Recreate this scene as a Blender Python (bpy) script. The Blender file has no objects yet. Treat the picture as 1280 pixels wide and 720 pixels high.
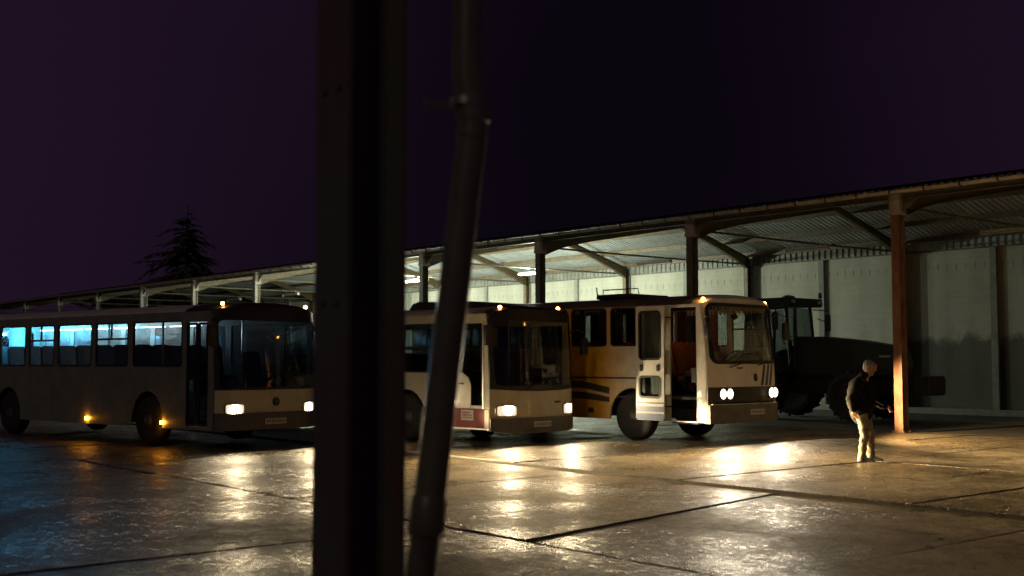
import bpy, bmesh, math, random
from math import sin, cos, pi, radians as R, sqrt
from mathutils import Vector, Matrix, noise
from mathutils.geometry import tessellate_polygon
rnd = random.Random(7)
sc = bpy.context.scene
COL = sc.collection

# ------------------------------------------------------------------ camera
F_PX, HOR, EYE = 1462.0, 452.0, 1.68
cd = bpy.data.cameras.new('camera'); cam = bpy.data.objects.new('camera', cd); COL.objects.link(cam)
cd.sensor_width = 36; cd.lens = F_PX/1280*36; cd.clip_start = .05; cd.clip_end = 2000
cam.location = (0, 0, EYE); cam.rotation_euler = (pi/2 + math.atan((HOR-360)/F_PX), 0, 0)
cd.dof.use_dof = True; cd.dof.focus_distance = 27; cd.dof.aperture_fstop = 1.7
sc.camera = cam

# ------------------------------------------------------------------ world: a moonless, light-polluted night sky
wd = bpy.data.worlds.new('World'); sc.world = wd; wd.use_nodes = True
wt = wd.node_tree; wt.nodes.clear()
def wn(t): return wt.nodes.new(t)
sky = wn('ShaderNodeTexSky'); sky.sky_type = 'NISHITA'; sky.sun_disc = False
sky.sun_elevation = R(-7); sky.sun_rotation = R(200)
bg1 = wn('ShaderNodeBackground'); bg1.inputs['Strength'].default_value = .05
wt.links.new(sky.outputs[0], bg1.inputs[0])
geo = wn('ShaderNodeTexCoord'); sep = wn('ShaderNodeSeparateXYZ'); wt.links.new(geo.outputs['Generated'], sep.inputs[0])
# glow of a town low in the west (-X): one smooth cloud-lit dome
nzs = wn('ShaderNodeTexNoise'); nzs.inputs['Scale'].default_value = 2.2; nzs.inputs['Detail'].default_value = 4; wt.links.new(geo.outputs['Generated'], nzs.inputs['Vector'])
off = wn('ShaderNodeMath'); off.operation = 'SUBTRACT'; off.inputs[1].default_value = .10; wt.links.new(sep.outputs[0], off.inputs[0])
ab = wn('ShaderNodeMath'); ab.operation = 'ABSOLUTE'; wt.links.new(off.outputs[0], ab.inputs[0])
cl0 = wn('ShaderNodeMath'); cl0.operation = 'MULTIPLY_ADD'; cl0.inputs[1].default_value = .35; wt.links.new(nzs.outputs[0], cl0.inputs[0]); wt.links.new(ab.outputs[0], cl0.inputs[2])
mr = wn('ShaderNodeMapRange'); mr.inputs[1].default_value = .16; mr.inputs[2].default_value = .72
mr.inputs[3].default_value = 0; mr.inputs[4].default_value = 1; mr.interpolation_type = 'SMOOTHSTEP'
wt.links.new(cl0.outputs[0], mr.inputs[0])
mixc = wn('ShaderNodeMix'); mixc.data_type = 'RGBA'
mixc.inputs[6].default_value = (.0014, .0008, .0019, 1); mixc.inputs[7].default_value = (.0060, .0027, .0076, 1)
wt.links.new(mr.outputs[0], mixc.inputs[0])
bg2 = wn('ShaderNodeBackground'); bg2.inputs['Strength'].default_value = 1.0
wt.links.new(mixc.outputs[2], bg2.inputs[0])
ad = wn('ShaderNodeAddShader'); wt.links.new(bg1.outputs[0], ad.inputs[0]); wt.links.new(bg2.outputs[0], ad.inputs[1])
wo = wn('ShaderNodeOutputWorld'); wt.links.new(ad.outputs[0], wo.inputs[0])

# ------------------------------------------------------------------ the one sun: faint warm night light from high on the right
sd = bpy.data.lights.new('sun', 'SUN'); sd.energy = .055; sd.color = (1, .82, .52); sd.angle = R(.5)
sun = bpy.data.objects.new('sun', sd); COL.objects.link(sun)
sun.rotation_euler = Vector((.30, .80, -.52)).to_track_quat('-Z', 'Y').to_euler()

vs = sc.view_settings; vs.view_transform = 'Standard'; vs.look = 'None'; vs.exposure = 1.1; vs.gamma = 1; vs.use_curve_mapping = False
sc.render.engine = 'CYCLES'
cy = sc.cycles; cy.use_denoising = True; cy.denoiser = 'OPENIMAGEDENOISE'; cy.denoising_input_passes = 'RGB_ALBEDO_NORMAL'; cy.denoising_prefilter = 'NONE'; cy.max_bounces = 8; cy.diffuse_bounces = 3; cy.glossy_bounces = 4
cy.transparent_max_bounces = 24; cy.sample_clamp_indirect = 4; cy.caustics_reflective = False; cy.caustics_refractive = False
cy.use_light_tree = True

# ------------------------------------------------------------------ materials
def mat(name, col, rough=.6, metal=0, var=None, vscale=3, bump=0, bscale=40, spec=.5, coat=0, streak=None, rvar=0):
    m = bpy.data.materials.new(name); m.use_nodes = True; t = m.node_tree; b = t.nodes['Principled BSDF']
    b.inputs['Roughness'].default_value = rough; b.inputs['Metallic'].default_value = metal
    b.inputs['Specular IOR Level'].default_value = spec; b.inputs['Coat Weight'].default_value = coat
    b.inputs['Base Color'].default_value = (*col, 1)
    tc = t.nodes.new('ShaderNodeTexCoord')
    if var:
        n = t.nodes.new('ShaderNodeTexNoise'); n.inputs['Scale'].default_value = vscale; n.inputs['Detail'].default_value = 6
        n.inputs['Roughness'].default_value = .65
        src = tc.outputs['Object']
        if streak:
            mp = t.nodes.new('ShaderNodeMapping'); mp.inputs['Scale'].default_value = streak
            t.links.new(src, mp.inputs[0]); src = mp.outputs[0]
        t.links.new(src, n.inputs['Vector'])
        rp = t.nodes.new('ShaderNodeValToRGB'); rp.color_ramp.elements[0].position = .38; rp.color_ramp.elements[1].position = .64
        rp.color_ramp.elements[0].color = (*col, 1); rp.color_ramp.elements[1].color = (*var, 1)
        t.links.new(n.outputs[0], rp.inputs[0]); t.links.new(rp.outputs[0], b.inputs['Base Color'])
        if rvar:
            mm = t.nodes.new('ShaderNodeMapRange'); mm.inputs[1].default_value = .35; mm.inputs[2].default_value = .65
            mm.inputs[3].default_value = max(.03, rough-rvar); mm.inputs[4].default_value = min(1, rough+rvar)
            t.links.new(n.outputs[0], mm.inputs[0]); t.links.new(mm.outputs[0], b.inputs['Roughness'])
    if bump:
        n2 = t.nodes.new('ShaderNodeTexNoise'); n2.inputs['Scale'].default_value = bscale; n2.inputs['Detail'].default_value = 4
        t.links.new(tc.outputs['Object'], n2.inputs['Vector'])
        bp = t.nodes.new('ShaderNodeBump'); bp.inputs['Strength'].default_value = bump; bp.inputs['Distance'].default_value = .02
        t.links.new(n2.outputs[0], bp.inputs['Height']); t.links.new(bp.outputs[0], b.inputs['Normal'])
    return m
def emat(name, col, s):
    m = bpy.data.materials.new(name); m.use_nodes = True; t = m.node_tree
    b = t.nodes['Principled BSDF']; b.inputs['Base Color'].default_value = (*[min(1, c) for c in col], 1)
    b.inputs['Emission Color'].default_value = (*col, 1); b.inputs['Emission Strength'].default_value = s
    return m
def lens_mat(name, col, lo, hi, cy0, cz0, rad):
    """lamp glass: brilliant round the bulb, falling off towards the rim"""
    m = emat(name, col, lo); t = m.node_tree; b = t.nodes['Principled BSDF']; tc = t.nodes.new('ShaderNodeTexCoord')
    w = t.nodes.new('ShaderNodeTexWave'); w.inputs['Scale'].default_value = 28; w.bands_direction = 'Y'; t.links.new(tc.outputs['Object'], w.inputs['Vector'])
    g = None
    for c in cy0:
        v = t.nodes.new('ShaderNodeVectorMath'); v.operation = 'SUBTRACT'; v.inputs[1].default_value = (0, c, cz0); t.links.new(tc.outputs['Object'], v.inputs[0])
        s2 = t.nodes.new('ShaderNodeVectorMath'); s2.operation = 'MULTIPLY'; s2.inputs[1].default_value = (0, 1, 1); t.links.new(v.outputs[0], s2.inputs[0])
        ln = t.nodes.new('ShaderNodeVectorMath'); ln.operation = 'LENGTH'; t.links.new(s2.outputs[0], ln.inputs[0])
        if g is None: g = ln.outputs['Value']
        else:
            mn = t.nodes.new('ShaderNodeMath'); mn.operation = 'MINIMUM'; t.links.new(g, mn.inputs[0]); t.links.new(ln.outputs['Value'], mn.inputs[1]); g = mn.outputs[0]
    mr = t.nodes.new('ShaderNodeMapRange'); mr.interpolation_type = 'SMOOTHERSTEP'; mr.inputs[1].default_value = 0; mr.inputs[2].default_value = rad; mr.inputs[3].default_value = hi; mr.inputs[4].default_value = lo; t.links.new(g, mr.inputs[0])
    mu = t.nodes.new('ShaderNodeMath'); mu.operation = 'MULTIPLY'; t.links.new(mr.outputs[0], mu.inputs[0])
    m2 = t.nodes.new('ShaderNodeMapRange'); m2.inputs[3].default_value = .55; m2.inputs[4].default_value = 1.1; t.links.new(w.outputs[0], m2.inputs[0]); t.links.new(m2.outputs[0], mu.inputs[1])
    t.links.new(mu.outputs[0], b.inputs['Emission Strength']); return m
def glass(name, tint, refl=.8):
    m = bpy.data.materials.new(name); m.use_nodes = True; t = m.node_tree; t.nodes.clear()
    tr = t.nodes.new('ShaderNodeBsdfTransparent'); tr.inputs[0].default_value = (*tint, 1)
    gl = t.nodes.new('ShaderNodeBsdfGlossy'); gl.inputs['Roughness'].default_value = .03; gl.inputs[0].default_value = (refl, refl, refl, 1)
    lw = t.nodes.new('ShaderNodeLayerWeight'); lw.inputs[0].default_value = .5
    pw_ = t.nodes.new('ShaderNodeMath'); pw_.operation = 'POWER'; pw_.inputs[1].default_value = 5; t.links.new(lw.outputs['Facing'], pw_.inputs[0])
    fr = t.nodes.new('ShaderNodeMath'); fr.operation = 'MULTIPLY_ADD'; fr.inputs[1].default_value = .94; fr.inputs[2].default_value = .04; t.links.new(pw_.outputs[0], fr.inputs[0])
    mx = t.nodes.new('ShaderNodeMixShader'); o = t.nodes.new('ShaderNodeOutputMaterial')
    t.links.new(fr.outputs[0], mx.inputs[0]); t.links.new(tr.outputs[0], mx.inputs[1]); t.links.new(gl.outputs[0], mx.inputs[2])
    t.links.new(mx.outputs[0], o.inputs[0]); return m

def milky(name, tint, milkiness):
    m = glass(name, tint); t = m.node_tree; o = next(n for n in t.nodes if n.type == 'OUTPUT_MATERIAL'); src = o.inputs[0].links[0].from_socket
    tl = t.nodes.new('ShaderNodeBsdfTranslucent'); tl.inputs[0].default_value = (.8, .85, .88, 1); df = t.nodes.new('ShaderNodeBsdfDiffuse'); df.inputs[0].default_value = (.5, .5, .5, 1)
    a1 = t.nodes.new('ShaderNodeMixShader'); a1.inputs[0].default_value = .3; t.links.new(tl.outputs[0], a1.inputs[1]); t.links.new(df.outputs[0], a1.inputs[2])
    tc = t.nodes.new('ShaderNodeTexCoord'); n = t.nodes.new('ShaderNodeTexNoise'); n.inputs['Scale'].default_value = 3; n.inputs['Detail'].default_value = 5; t.links.new(tc.outputs['Object'], n.inputs[0])
    mr = t.nodes.new('ShaderNodeMapRange'); mr.inputs[1].default_value = .3; mr.inputs[2].default_value = .7; mr.inputs[3].default_value = milkiness*.8; mr.inputs[4].default_value = milkiness*1.2; t.links.new(n.outputs[0], mr.inputs[0])
    a2 = t.nodes.new('ShaderNodeMixShader'); t.links.new(mr.outputs[0], a2.inputs[0]); t.links.new(src, a2.inputs[1]); t.links.new(a1.outputs[0], a2.inputs[2]); t.links.new(a2.outputs[0], o.inputs[0]); return m

def wet_concrete():
    m = bpy.data.materials.new('wet concrete'); m.use_nodes = True; t = m.node_tree; b = t.nodes['Principled BSDF']; L = t.links.new
    tc = t.nodes.new('ShaderNodeTexCoord'); oi = t.nodes.new('ShaderNodeObjectInfo')
    def nz(s, d=5, r=.6):
        n = t.nodes.new('ShaderNodeTexNoise'); n.inputs['Scale'].default_value = s; n.inputs['Detail'].default_value = d
        n.inputs['Roughness'].default_value = r; L(tc.outputs['Object'], n.inputs['Vector']); return n
    big, mid, fine, grit = nz(.55), nz(3.2), nz(26, 4, .7), nz(120, 3)
    rp = t.nodes.new('ShaderNodeValToRGB'); e = rp.color_ramp.elements
    e[0].position, e[1].position = .36, .66; e[0].color = (.085, .064, .038, 1); e[1].color = (.28, .22, .135, 1)
    mix = t.nodes.new('ShaderNodeMix'); mix.data_type = 'FLOAT'; mix.inputs[0].default_value = .62
    L(mid.outputs[0], mix.inputs[2]); L(fine.outputs[0], mix.inputs[3]); L(mix.outputs[0], rp.inputs[0])
    hs = t.nodes.new('ShaderNodeHueSaturation'); L(rp.outputs[0], hs.inputs['Color'])
    vm = t.nodes.new('ShaderNodeMapRange'); vm.inputs[3].default_value = .8; vm.inputs[4].default_value = 1.25
    L(oi.outputs['Random'], vm.inputs[0]); st = t.nodes.new('ShaderNodeMapRange'); st.inputs[1].default_value = .40; st.inputs[2].default_value = .56; st.inputs[3].default_value = .52; st.inputs[4].default_value = 1.0
    stn = nz(.8, 6, .7); L(stn.outputs[0], st.inputs[0])
    sm = t.nodes.new('ShaderNodeMath'); sm.operation = 'MULTIPLY'; L(vm.outputs[0], sm.inputs[0]); L(st.outputs[0], sm.inputs[1])
    L(sm.outputs[0], hs.inputs['Value']); L(hs.outputs[0], b.inputs['Base Color'])
    rr = t.nodes.new('ShaderNodeMapRange'); rr.inputs[1].default_value = .35; rr.inputs[2].default_value = .65
    rr.inputs[3].default_value = .16; rr.inputs[4].default_value = .58
    mr2 = t.nodes.new('ShaderNodeMix'); mr2.data_type = 'FLOAT'; mr2.inputs[0].default_value = .55; L(big.outputs[0], mr2.inputs[2]); L(nz(10, 8, .85).outputs[0], mr2.inputs[3]); L(mr2.outputs[0], rr.inputs[0])
    rr.inputs[1].default_value = .42; rr.inputs[2].default_value = .58; L(rr.outputs[0], b.inputs['Roughness'])
    b.inputs['Specular IOR Level'].default_value = .5
    med = nz(9, 7, .85)
    hsum = None
    for nd, amp in ((big, .05), (mid, .010), (med, .020), (fine, .0030), (grit, .0006)):   # heights in metres
        mu = t.nodes.new('ShaderNodeMath'); mu.operation = 'MULTIPLY_ADD'; L(nd.outputs[0], mu.inputs[0]); mu.inputs[1].default_value = amp
        if hsum: L(hsum, mu.inputs[2])
        else: mu.inputs[2].default_value = 0
        hsum = mu.outputs[0]
    bp = t.nodes.new('ShaderNodeBump'); bp.inputs['Strength'].default_value = 1; bp.inputs['Distance'].default_value = 1
    L(hsum, bp.inputs['Height']); L(bp.outputs[0], b.inputs['Normal'])
    return m

def block_wall(dark_low=False):
    m = bpy.data.materials.new('block wall darker below' if dark_low else 'painted block wall'); m.use_nodes = True; t = m.node_tree; b = t.nodes['Principled BSDF']; L = t.links.new
    tc = t.nodes.new('ShaderNodeTexCoord'); mp = t.nodes.new('ShaderNodeMapping'); mp.inputs['Rotation'].default_value = (R(90), 0, 0)
    L(tc.outputs['Object'], mp.inputs[0])
    br = t.nodes.new('ShaderNodeTexBrick'); br.inputs['Scale'].default_value = 1; br.inputs['Brick Width'].default_value = .42; br.inputs['Row Height'].default_value = .21
    br.inputs['Mortar Size'].default_value = .012; br.inputs['Color1'].default_value = (.62, .60, .51, 1); br.inputs['Color2'].default_value = (.58, .565, .48, 1)
    br.inputs['Mortar'].default_value = (.53, .535, .465, 1); L(mp.outputs[0], br.inputs['Vector'])
    n = t.nodes.new('ShaderNodeTexNoise'); n.inputs['Scale'].default_value = 1.4; n.inputs['Detail'].default_value = 7
    m2 = t.nodes.new('ShaderNodeMapping'); m2.inputs['Scale'].default_value = (.8, 1, .3); L(tc.outputs['Object'], m2.inputs[0]); L(m2.outputs[0], n.inputs['Vector'])
    rp = t.nodes.new('ShaderNodeValToRGB'); rp.color_ramp.elements[0].position = .35; rp.color_ramp.elements[1].position = .62
    rp.color_ramp.elements[0].color = (.80, .80, .76, 1); rp.color_ramp.elements[1].color = (1, 1, 1, 1); L(n.outputs[0], rp.inputs[0])
    mx = t.nodes.new('ShaderNodeMix'); mx.data_type = 'RGBA'; mx.blend_type = 'MULTIPLY'; mx.inputs[0].default_value = 1
    L(br.outputs['Color'], mx.inputs[6]); L(rp.outputs[0], mx.inputs[7]); L(mx.outputs[2], b.inputs['Base Color']); b.inputs['Roughness'].default_value = .85
    if dark_low:       # darker below an uneven edge part way up the wall
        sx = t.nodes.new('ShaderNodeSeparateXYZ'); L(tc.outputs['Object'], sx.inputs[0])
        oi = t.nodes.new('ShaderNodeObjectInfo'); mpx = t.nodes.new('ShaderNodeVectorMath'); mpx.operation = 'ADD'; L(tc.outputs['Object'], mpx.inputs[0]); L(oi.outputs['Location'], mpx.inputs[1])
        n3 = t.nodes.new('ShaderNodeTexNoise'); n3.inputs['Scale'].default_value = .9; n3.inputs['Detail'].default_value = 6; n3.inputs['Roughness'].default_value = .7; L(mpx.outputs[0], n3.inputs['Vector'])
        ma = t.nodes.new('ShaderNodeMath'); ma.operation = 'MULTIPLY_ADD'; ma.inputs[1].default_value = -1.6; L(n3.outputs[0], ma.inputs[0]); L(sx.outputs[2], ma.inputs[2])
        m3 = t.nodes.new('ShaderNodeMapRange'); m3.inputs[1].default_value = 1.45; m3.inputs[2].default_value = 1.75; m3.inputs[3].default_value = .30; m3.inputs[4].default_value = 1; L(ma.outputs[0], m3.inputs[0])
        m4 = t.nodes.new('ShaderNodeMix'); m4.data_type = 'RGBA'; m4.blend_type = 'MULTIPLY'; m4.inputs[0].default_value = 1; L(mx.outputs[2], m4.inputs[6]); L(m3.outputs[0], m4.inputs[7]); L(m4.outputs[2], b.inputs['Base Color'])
    bp = t.nodes.new('ShaderNodeBump'); bp.inputs['Strength'].default_value = .25; bp.inputs['Distance'].default_value = .006; bp.invert = True
    L(br.outputs['Fac'], bp.inputs['Height']); L(bp.outputs[0], b.inputs['Normal'])
    return m

def coach_paint():   # the coach is sprayed yellow at the rear, fading along its side to cream at the front
    m = mat('coach paint', (.62, .55, .42), .35, coat=.2); t = m.node_tree; b = t.nodes['Principled BSDF']; L = t.links.new
    tc = t.nodes.new('ShaderNodeTexCoord'); s = t.nodes.new('ShaderNodeSeparateXYZ'); L(tc.outputs['Object'], s.inputs[0])
    mr = t.nodes.new('ShaderNodeMapRange'); mr.inputs[1].default_value = -3.1; mr.inputs[2].default_value = -2.0; L(s.outputs[0], mr.inputs[0])
    rp = t.nodes.new('ShaderNodeMix'); rp.data_type = 'RGBA'; rp.inputs[6].default_value = (.84, .43, .02, 1); rp.inputs[7].default_value = (.72, .68, .58, 1)
    L(mr.outputs[0], rp.inputs[0])
    n = t.nodes.new('ShaderNodeTexNoise'); n.inputs['Scale'].default_value = 5; n.inputs['Detail'].default_value = 6; L(tc.outputs['Object'], n.inputs[0])
    r2 = t.nodes.new('ShaderNodeMapRange'); r2.inputs[1].default_value = .3; r2.inputs[2].default_value = .7; r2.inputs[3].default_value = .8; r2.inputs[4].default_value = 1.05; L(n.outputs[0], r2.inputs[0])
    hs = t.nodes.new('ShaderNodeHueSaturation'); L(rp.outputs[2], hs.inputs['Color']); L(r2.outputs[0], hs.inputs['Value']); L(hs.outputs[0], b.inputs['Base Color'])
    return m

M = dict(
    concrete=wet_concrete(),
    dirt=mat('dark packed earth', (.035, .032, .028), .7, var=(.06, .055, .048), vscale=2, bump=.5, bscale=30),
    wall=block_wall(), wall_dark_low=block_wall(True),
    pilaster=mat('concrete pilaster', (.36, .37, .33), .85, var=(.26, .27, .24), vscale=3, bump=.3),
    post=mat('rusty painted steel', (.17, .065, .034), .65, var=(.29, .165, .10), vscale=5, streak=(1, 1, .35), bump=.35, bscale=25),
    post_white=mat('old white paint on steel', (.50, .48, .42), .6, var=(.26, .17, .10), vscale=2.6, streak=(1, 1, .5), bump=.3, bscale=25),
    steel=mat('ochre primed steel', (.17, .12, .06), .55, var=(.10, .07, .035), vscale=4, bump=.2),
    tie=mat('dark steel tie', (.11, .09, .06), .55, var=(.17, .15, .11), vscale=4),
    sheet=mat('grey corrugated sheet', (.58, .61, .62), .5, metal=.1, var=(.44, .46, .46), vscale=1.2, bump=.15),
    clad=mat('weathered translucent cladding', (.30, .31, .28), .55, var=(.2, .2, .17), vscale=2.5),
    gutter=mat('tan painted gutter', (.52, .48, .40), .45, var=(.4, .36, .29), vscale=3),
    black=mat('black plastic', (.012, .012, .013), .45, var=(.022, .021, .02), vscale=6),
    rubber=mat('tyre rubber', (.016, .015, .014), .75, var=(.03, .028, .026), vscale=8, bump=.4, bscale=30),
    rim=mat('steel wheel rim', (.16, .155, .15), .45, metal=.6, var=(.08, .07, .06), vscale=7),
    chrome=mat('worn aluminium trim', (.55, .53, .5), .3, metal=.9),
    cream=mat('cream bus paint', (.66, .60, .43), .35, var=(.55, .49, .33), vscale=3, coat=.25, rvar=.1),
    dullbody=mat('grimy grey bus paint', (.24, .25, .22), .4, var=(.17, .18, .15), vscale=2.5, coat=.15),
    paleroof=mat('pale bus roof paint', (.60, .60, .52), .5, var=(.48, .48, .42), vscale=3),
    red=mat('dark red bus paint', (.32, .010, .012), .6, var=(.21, .008, .009), vscale=4),
    coach=coach_paint(),
    coachcream=mat('cream coach paint', (.74, .72, .65), .35, var=(.64, .62, .55), vscale=4, coat=.2),
    coachroof=mat('brown coach roof paint', (.14, .10, .07), .5, var=(.09, .065, .045), vscale=4),
    stripe=mat('dark stripe', (.045, .042, .045), .4, var=(.07, .06, .055), vscale=5),
    bumper=mat('grey bumper', (.13, .125, .12), .5, var=(.09, .085, .08), vscale=5),
    blue=mat('blue stripe', (.06, .10, .24), .4, var=(.04, .07, .17), vscale=5),
    white=mat('white paint', (.68, .66, .6), .45, var=(.55, .52, .46), vscale=5),
    floor=mat('bus floor lining', (.03, .03, .032), .7),
    lining=mat('bus interior lining', (.22, .22, .22), .7, var=(.16, .16, .16), vscale=4),
    seat=mat('grey seat fabric', (.10, .10, .115), .85, var=(.07, .07, .085), vscale=10, bump=.2),
    seat_o=mat('orange seat fabric', (.30, .085, .02), .85, var=(.2, .055, .014), vscale=10, bump=.2),
    curtain=mat('brown curtain', (.13, .055, .028), .9, var=(.09, .04, .02), vscale=10),
    curtain_o=mat('orange tan curtain', (.42, .19, .07), .9, var=(.32, .13, .05), vscale=10),  # plain tan with random darker tone
    lace=mat('pale fringe', (.6, .57, .5), .9),
    paper=mat('white paper', (.74, .66, .58), .8),
    ink=mat('faded red print', (.36, .09, .07), .8),
    darkink=mat('dark print', (.05, .045, .04), .7),
    tractor=mat('dark green tractor paint', (.018, .026, .018), .5, var=(.028, .032, .024), vscale=3),
    tractordark=mat('tractor black frame', (.014, .014, .016), .5),
    weight=mat('cast iron', (.03, .03, .03), .7, bump=.3),
    skin=mat('skin', (.46, .25, .17), .55, var=(.38, .19, .13), vscale=18),
    hair=mat('grey hair', (.40, .38, .36), .8, var=(.22, .21, .2), vscale=60, bump=.6, bscale=150),
    jacket=mat('black jacket', (.008, .0075, .009), .9, var=(.012, .011, .012), vscale=12, bump=.4, bscale=60, spec=.15),
    trousers=mat('beige trousers', (.27, .22, .15), .85, var=(.19, .15, .10), vscale=6, bump=.35, bscale=60),
    shoe=mat('pale trainers', (.6, .57, .5), .6, var=(.42, .39, .33), vscale=14),
    column=mat('dark grey painted column', (.125, .14, .145), .5, var=(.17, .075, .075), vscale=2.2, streak=(1, 1, .3), bump=.25, bscale=30),
    pipe=mat('dull brown downpipe', (.19, .18, .16), .33, var=(.12, .11, .10), vscale=5, streak=(1, 1, .4)),
    needles=mat('spruce needles', (.16, .18, .15), .8, var=(.11, .13, .10), vscale=4),
    leaves=mat('dark leaves', (.025, .03, .022), .9, var=(.035, .04, .03), vscale=2),
    bark=mat('bark', (.06, .05, .04), .9, var=(.035, .03, .025), vscale=6, bump=.5),
    glass=glass('window glass', (.62, .66, .66)), darkglass=glass('tinted glass', (.42, .44, .44)), clear=glass('clear glass', (.8, .82, .8)), milky=milky('misted bus glass', (.8, .82, .82), .62),
    tube_on=emat('lit fluorescent tube', (.92, 1.0, .84), 40), tube_off=mat('unlit fluorescent tube', (.72, .75, .68), .3),
    cyan=emat('cold blue interior tube', (.10, .60, 1.0), 30), cyan2=emat('faint blue interior tube', (.30, .75, 1.0), 14),
    pale=emat('dim pale interior tube', (.55, .80, 1.0), 2.5),
    amber=emat('lit amber marker', (1.0, .38, .05), 22), amber_s=emat('lit amber side marker', (1.0, .34, .02), 45),
    amber_i=emat('lit amber indicator', (1.0, .40, .10), 160),
    warm=emat('warm dome lamp', (1.0, .62, .30), 9),
    hl=lens_mat('lit headlight lens', (1.0, .80, .52), .5, 60, (-.93, .91), .74, .15), hl2=lens_mat('lit coach headlight lens', (1.0, .86, .62), 2.5, 90, (-.906, -.694, .874, 1.086), 1.02, .10),
)

# ------------------------------------------------------------------ mesh helpers
class MB:
    def __init__(s): s.bm = bmesh.new()
    def box(s, x0, x1, y0, y1, z0, z1, T=None):
        v = [s.bm.verts.new(p) for p in ((x0,y0,z0),(x1,y0,z0),(x1,y1,z0),(x0,y1,z0),(x0,y0,z1),(x1,y0,z1),(x1,y1,z1),(x0,y1,z1))]
        for f in ((3,2,1,0),(4,5,6,7),(0,1,5,4),(1,2,6,5),(2,3,7,6),(3,0,4,7)): s.bm.faces.new([v[i] for i in f])
        if T: bmesh.ops.transform(s.bm, matrix=T, verts=v)
        return s
    def tube(s, pts, r, n=8, caps=True):
        pts = [Vector(p) for p in pts]; rs = r if isinstance(r, (list, tuple)) else [r]*len(pts); rings = []
        up = Vector((0, 0, 1))
        for i, p in enumerate(pts):
            d = (pts[min(i+1, len(pts)-1)]-pts[max(i-1, 0)]).normalized()
            a = d.cross(up); a = d.cross(Vector((1, 0, 0))) if a.length < .05 else a
            a.normalize(); b = d.cross(a).normalized()
            rings.append([s.bm.verts.new(p+(a*cos(2*pi*k/n)+b*sin(2*pi*k/n))*rs[i]) for k in range(n)])
        for A, B in zip(rings, rings[1:]):
            for k in range(n): s.bm.faces.new((A[k], A[(k+1) % n], B[(k+1) % n], B[k]))
        if caps: s.bm.faces.new(rings[0]); s.bm.faces.new(rings[-1][::-1])
        return s
    def lathe(s, prof, n=24, c=(0, 0, 0), axis='y'):
        rings = []
        for r, h in prof:
            ring = []
            for k in range(n):
                a = 2*pi*k/n; p = {'y': (r*cos(a), h, r*sin(a)), 'x': (h, r*cos(a), r*sin(a)), 'z': (r*cos(a), r*sin(a), h)}[axis]
                ring.append(s.bm.verts.new((p[0]+c[0], p[1]+c[1], p[2]+c[2])))
            rings.append(ring)
        for A, B in zip(rings, rings[1:]):
            for k in range(n): s.bm.faces.new((A[k], A[(k+1) % n], B[(k+1) % n], B[k]))
        s.bm.faces.new(rings[0]); s.bm.faces.new(rings[-1][::-1]); return s
    def plate(s, outline, holes, fn, t, cuts=()):
        """2-D outline with holes -> slab of thickness t; fn(a, b, depth) -> 3-D point; cuts: values of a where it may bend"""
        bm = bmesh.new(); loops = [outline]+list(holes)
        polys = [[Vector((a, b, 0)) for a, b in l] for l in loops]; flat = [p for l in polys for p in l]
        F = [bm.verts.new(p) for p in flat]; B = [bm.verts.new(p+Vector((0, 0, 1))) for p in flat]
        for tri in tessellate_polygon(polys):
            try: bm.faces.new([F[i] for i in tri]); bm.faces.new([B[i] for i in reversed(tri)])
            except ValueError: pass
        o = 0
        for l in loops:
            for i in range(len(l)):
                j = (i+1) % len(l); bm.faces.new((F[o+i], F[o+j], B[o+j], B[o+i]))
            o += len(l)
        for c in cuts:
            ax = (1, 0, 0) if not isinstance(c, tuple) else (0, 1, 0); co = (c, 0, 0) if not isinstance(c, tuple) else (0, c[0], 0)
            bmesh.ops.bisect_plane(bm, geom=bm.verts[:]+bm.edges[:]+bm.faces[:], plane_co=co, plane_no=ax)
        m = {}
        for v in bm.verts: m[v] = s.bm.verts.new(fn(v.co.x, v.co.y, v.co.z*t))
        for f in bm.faces:
            try: s.bm.faces.new([m[v] for v in f.verts])
            except ValueError: pass
        bm.free(); return s
    def grid(s, rows, thick=None):
        R_ = [[s.bm.verts.new(p) for p in r] for r in rows]
        for A, B in zip(R_, R_[1:]):
            for i in range(len(A)-1): s.bm.faces.new((A[i], A[i+1], B[i+1], B[i]))
        return s
    def ngon(s, pts): s.bm.faces.new([s.bm.verts.new(p) for p in pts]); return s
    def mesh(s, name, m, smooth=False):
        bmesh.ops.recalc_face_normals(s.bm, faces=s.bm.faces[:])
        me = bpy.data.meshes.new(name); s.bm.to_mesh(me); s.bm.free(); me.materials.append(m)
        if smooth: me.polygons.foreach_set('use_smooth', [True]*len(me.polygons)); 
        if smooth: me.set_sharp_from_angle(angle=R(40))
        return me
    def build(s, name, m, parent=None, smooth=False, bevel=0, label=None):
        o = bpy.data.objects.new(name, s.mesh(name, m, smooth)); COL.objects.link(o); o.parent = parent
        if bevel:
            b = o.modifiers.new('bevel', 'BEVEL'); b.width = bevel; b.segments = 2; b.limit_method = 'ANGLE'
        if label: o['label'] = label
        return o
def inst(name, me, parent, loc=(0, 0, 0), rot=(0, 0, 0), scale=None):
    o = bpy.data.objects.new(name, me); COL.objects.link(o); o.parent = parent; o.location = loc; o.rotation_euler = rot
    if scale: o.scale = scale
    return o
def tag(o, label=None, cat=None, group=None, kind=None):
    for k, v in (('label', label), ('category', cat), ('group', group), ('kind', kind)):
        if v: o[k] = v
    return o
def thing(name, label, cat, loc=(0, 0, 0), rz=0, group=None):
    o = bpy.data.objects.new(name, None); COL.objects.link(o); o.location = loc; o.rotation_euler = (0, 0, rz); o.empty_display_size = .2
    return tag(o, label, cat, group)
def copy_tree(o, parent=None):
    c = o.copy(); COL.objects.link(c); c.parent = parent
    for ch in list(o.children): copy_tree(ch, c)
    return c
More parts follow.
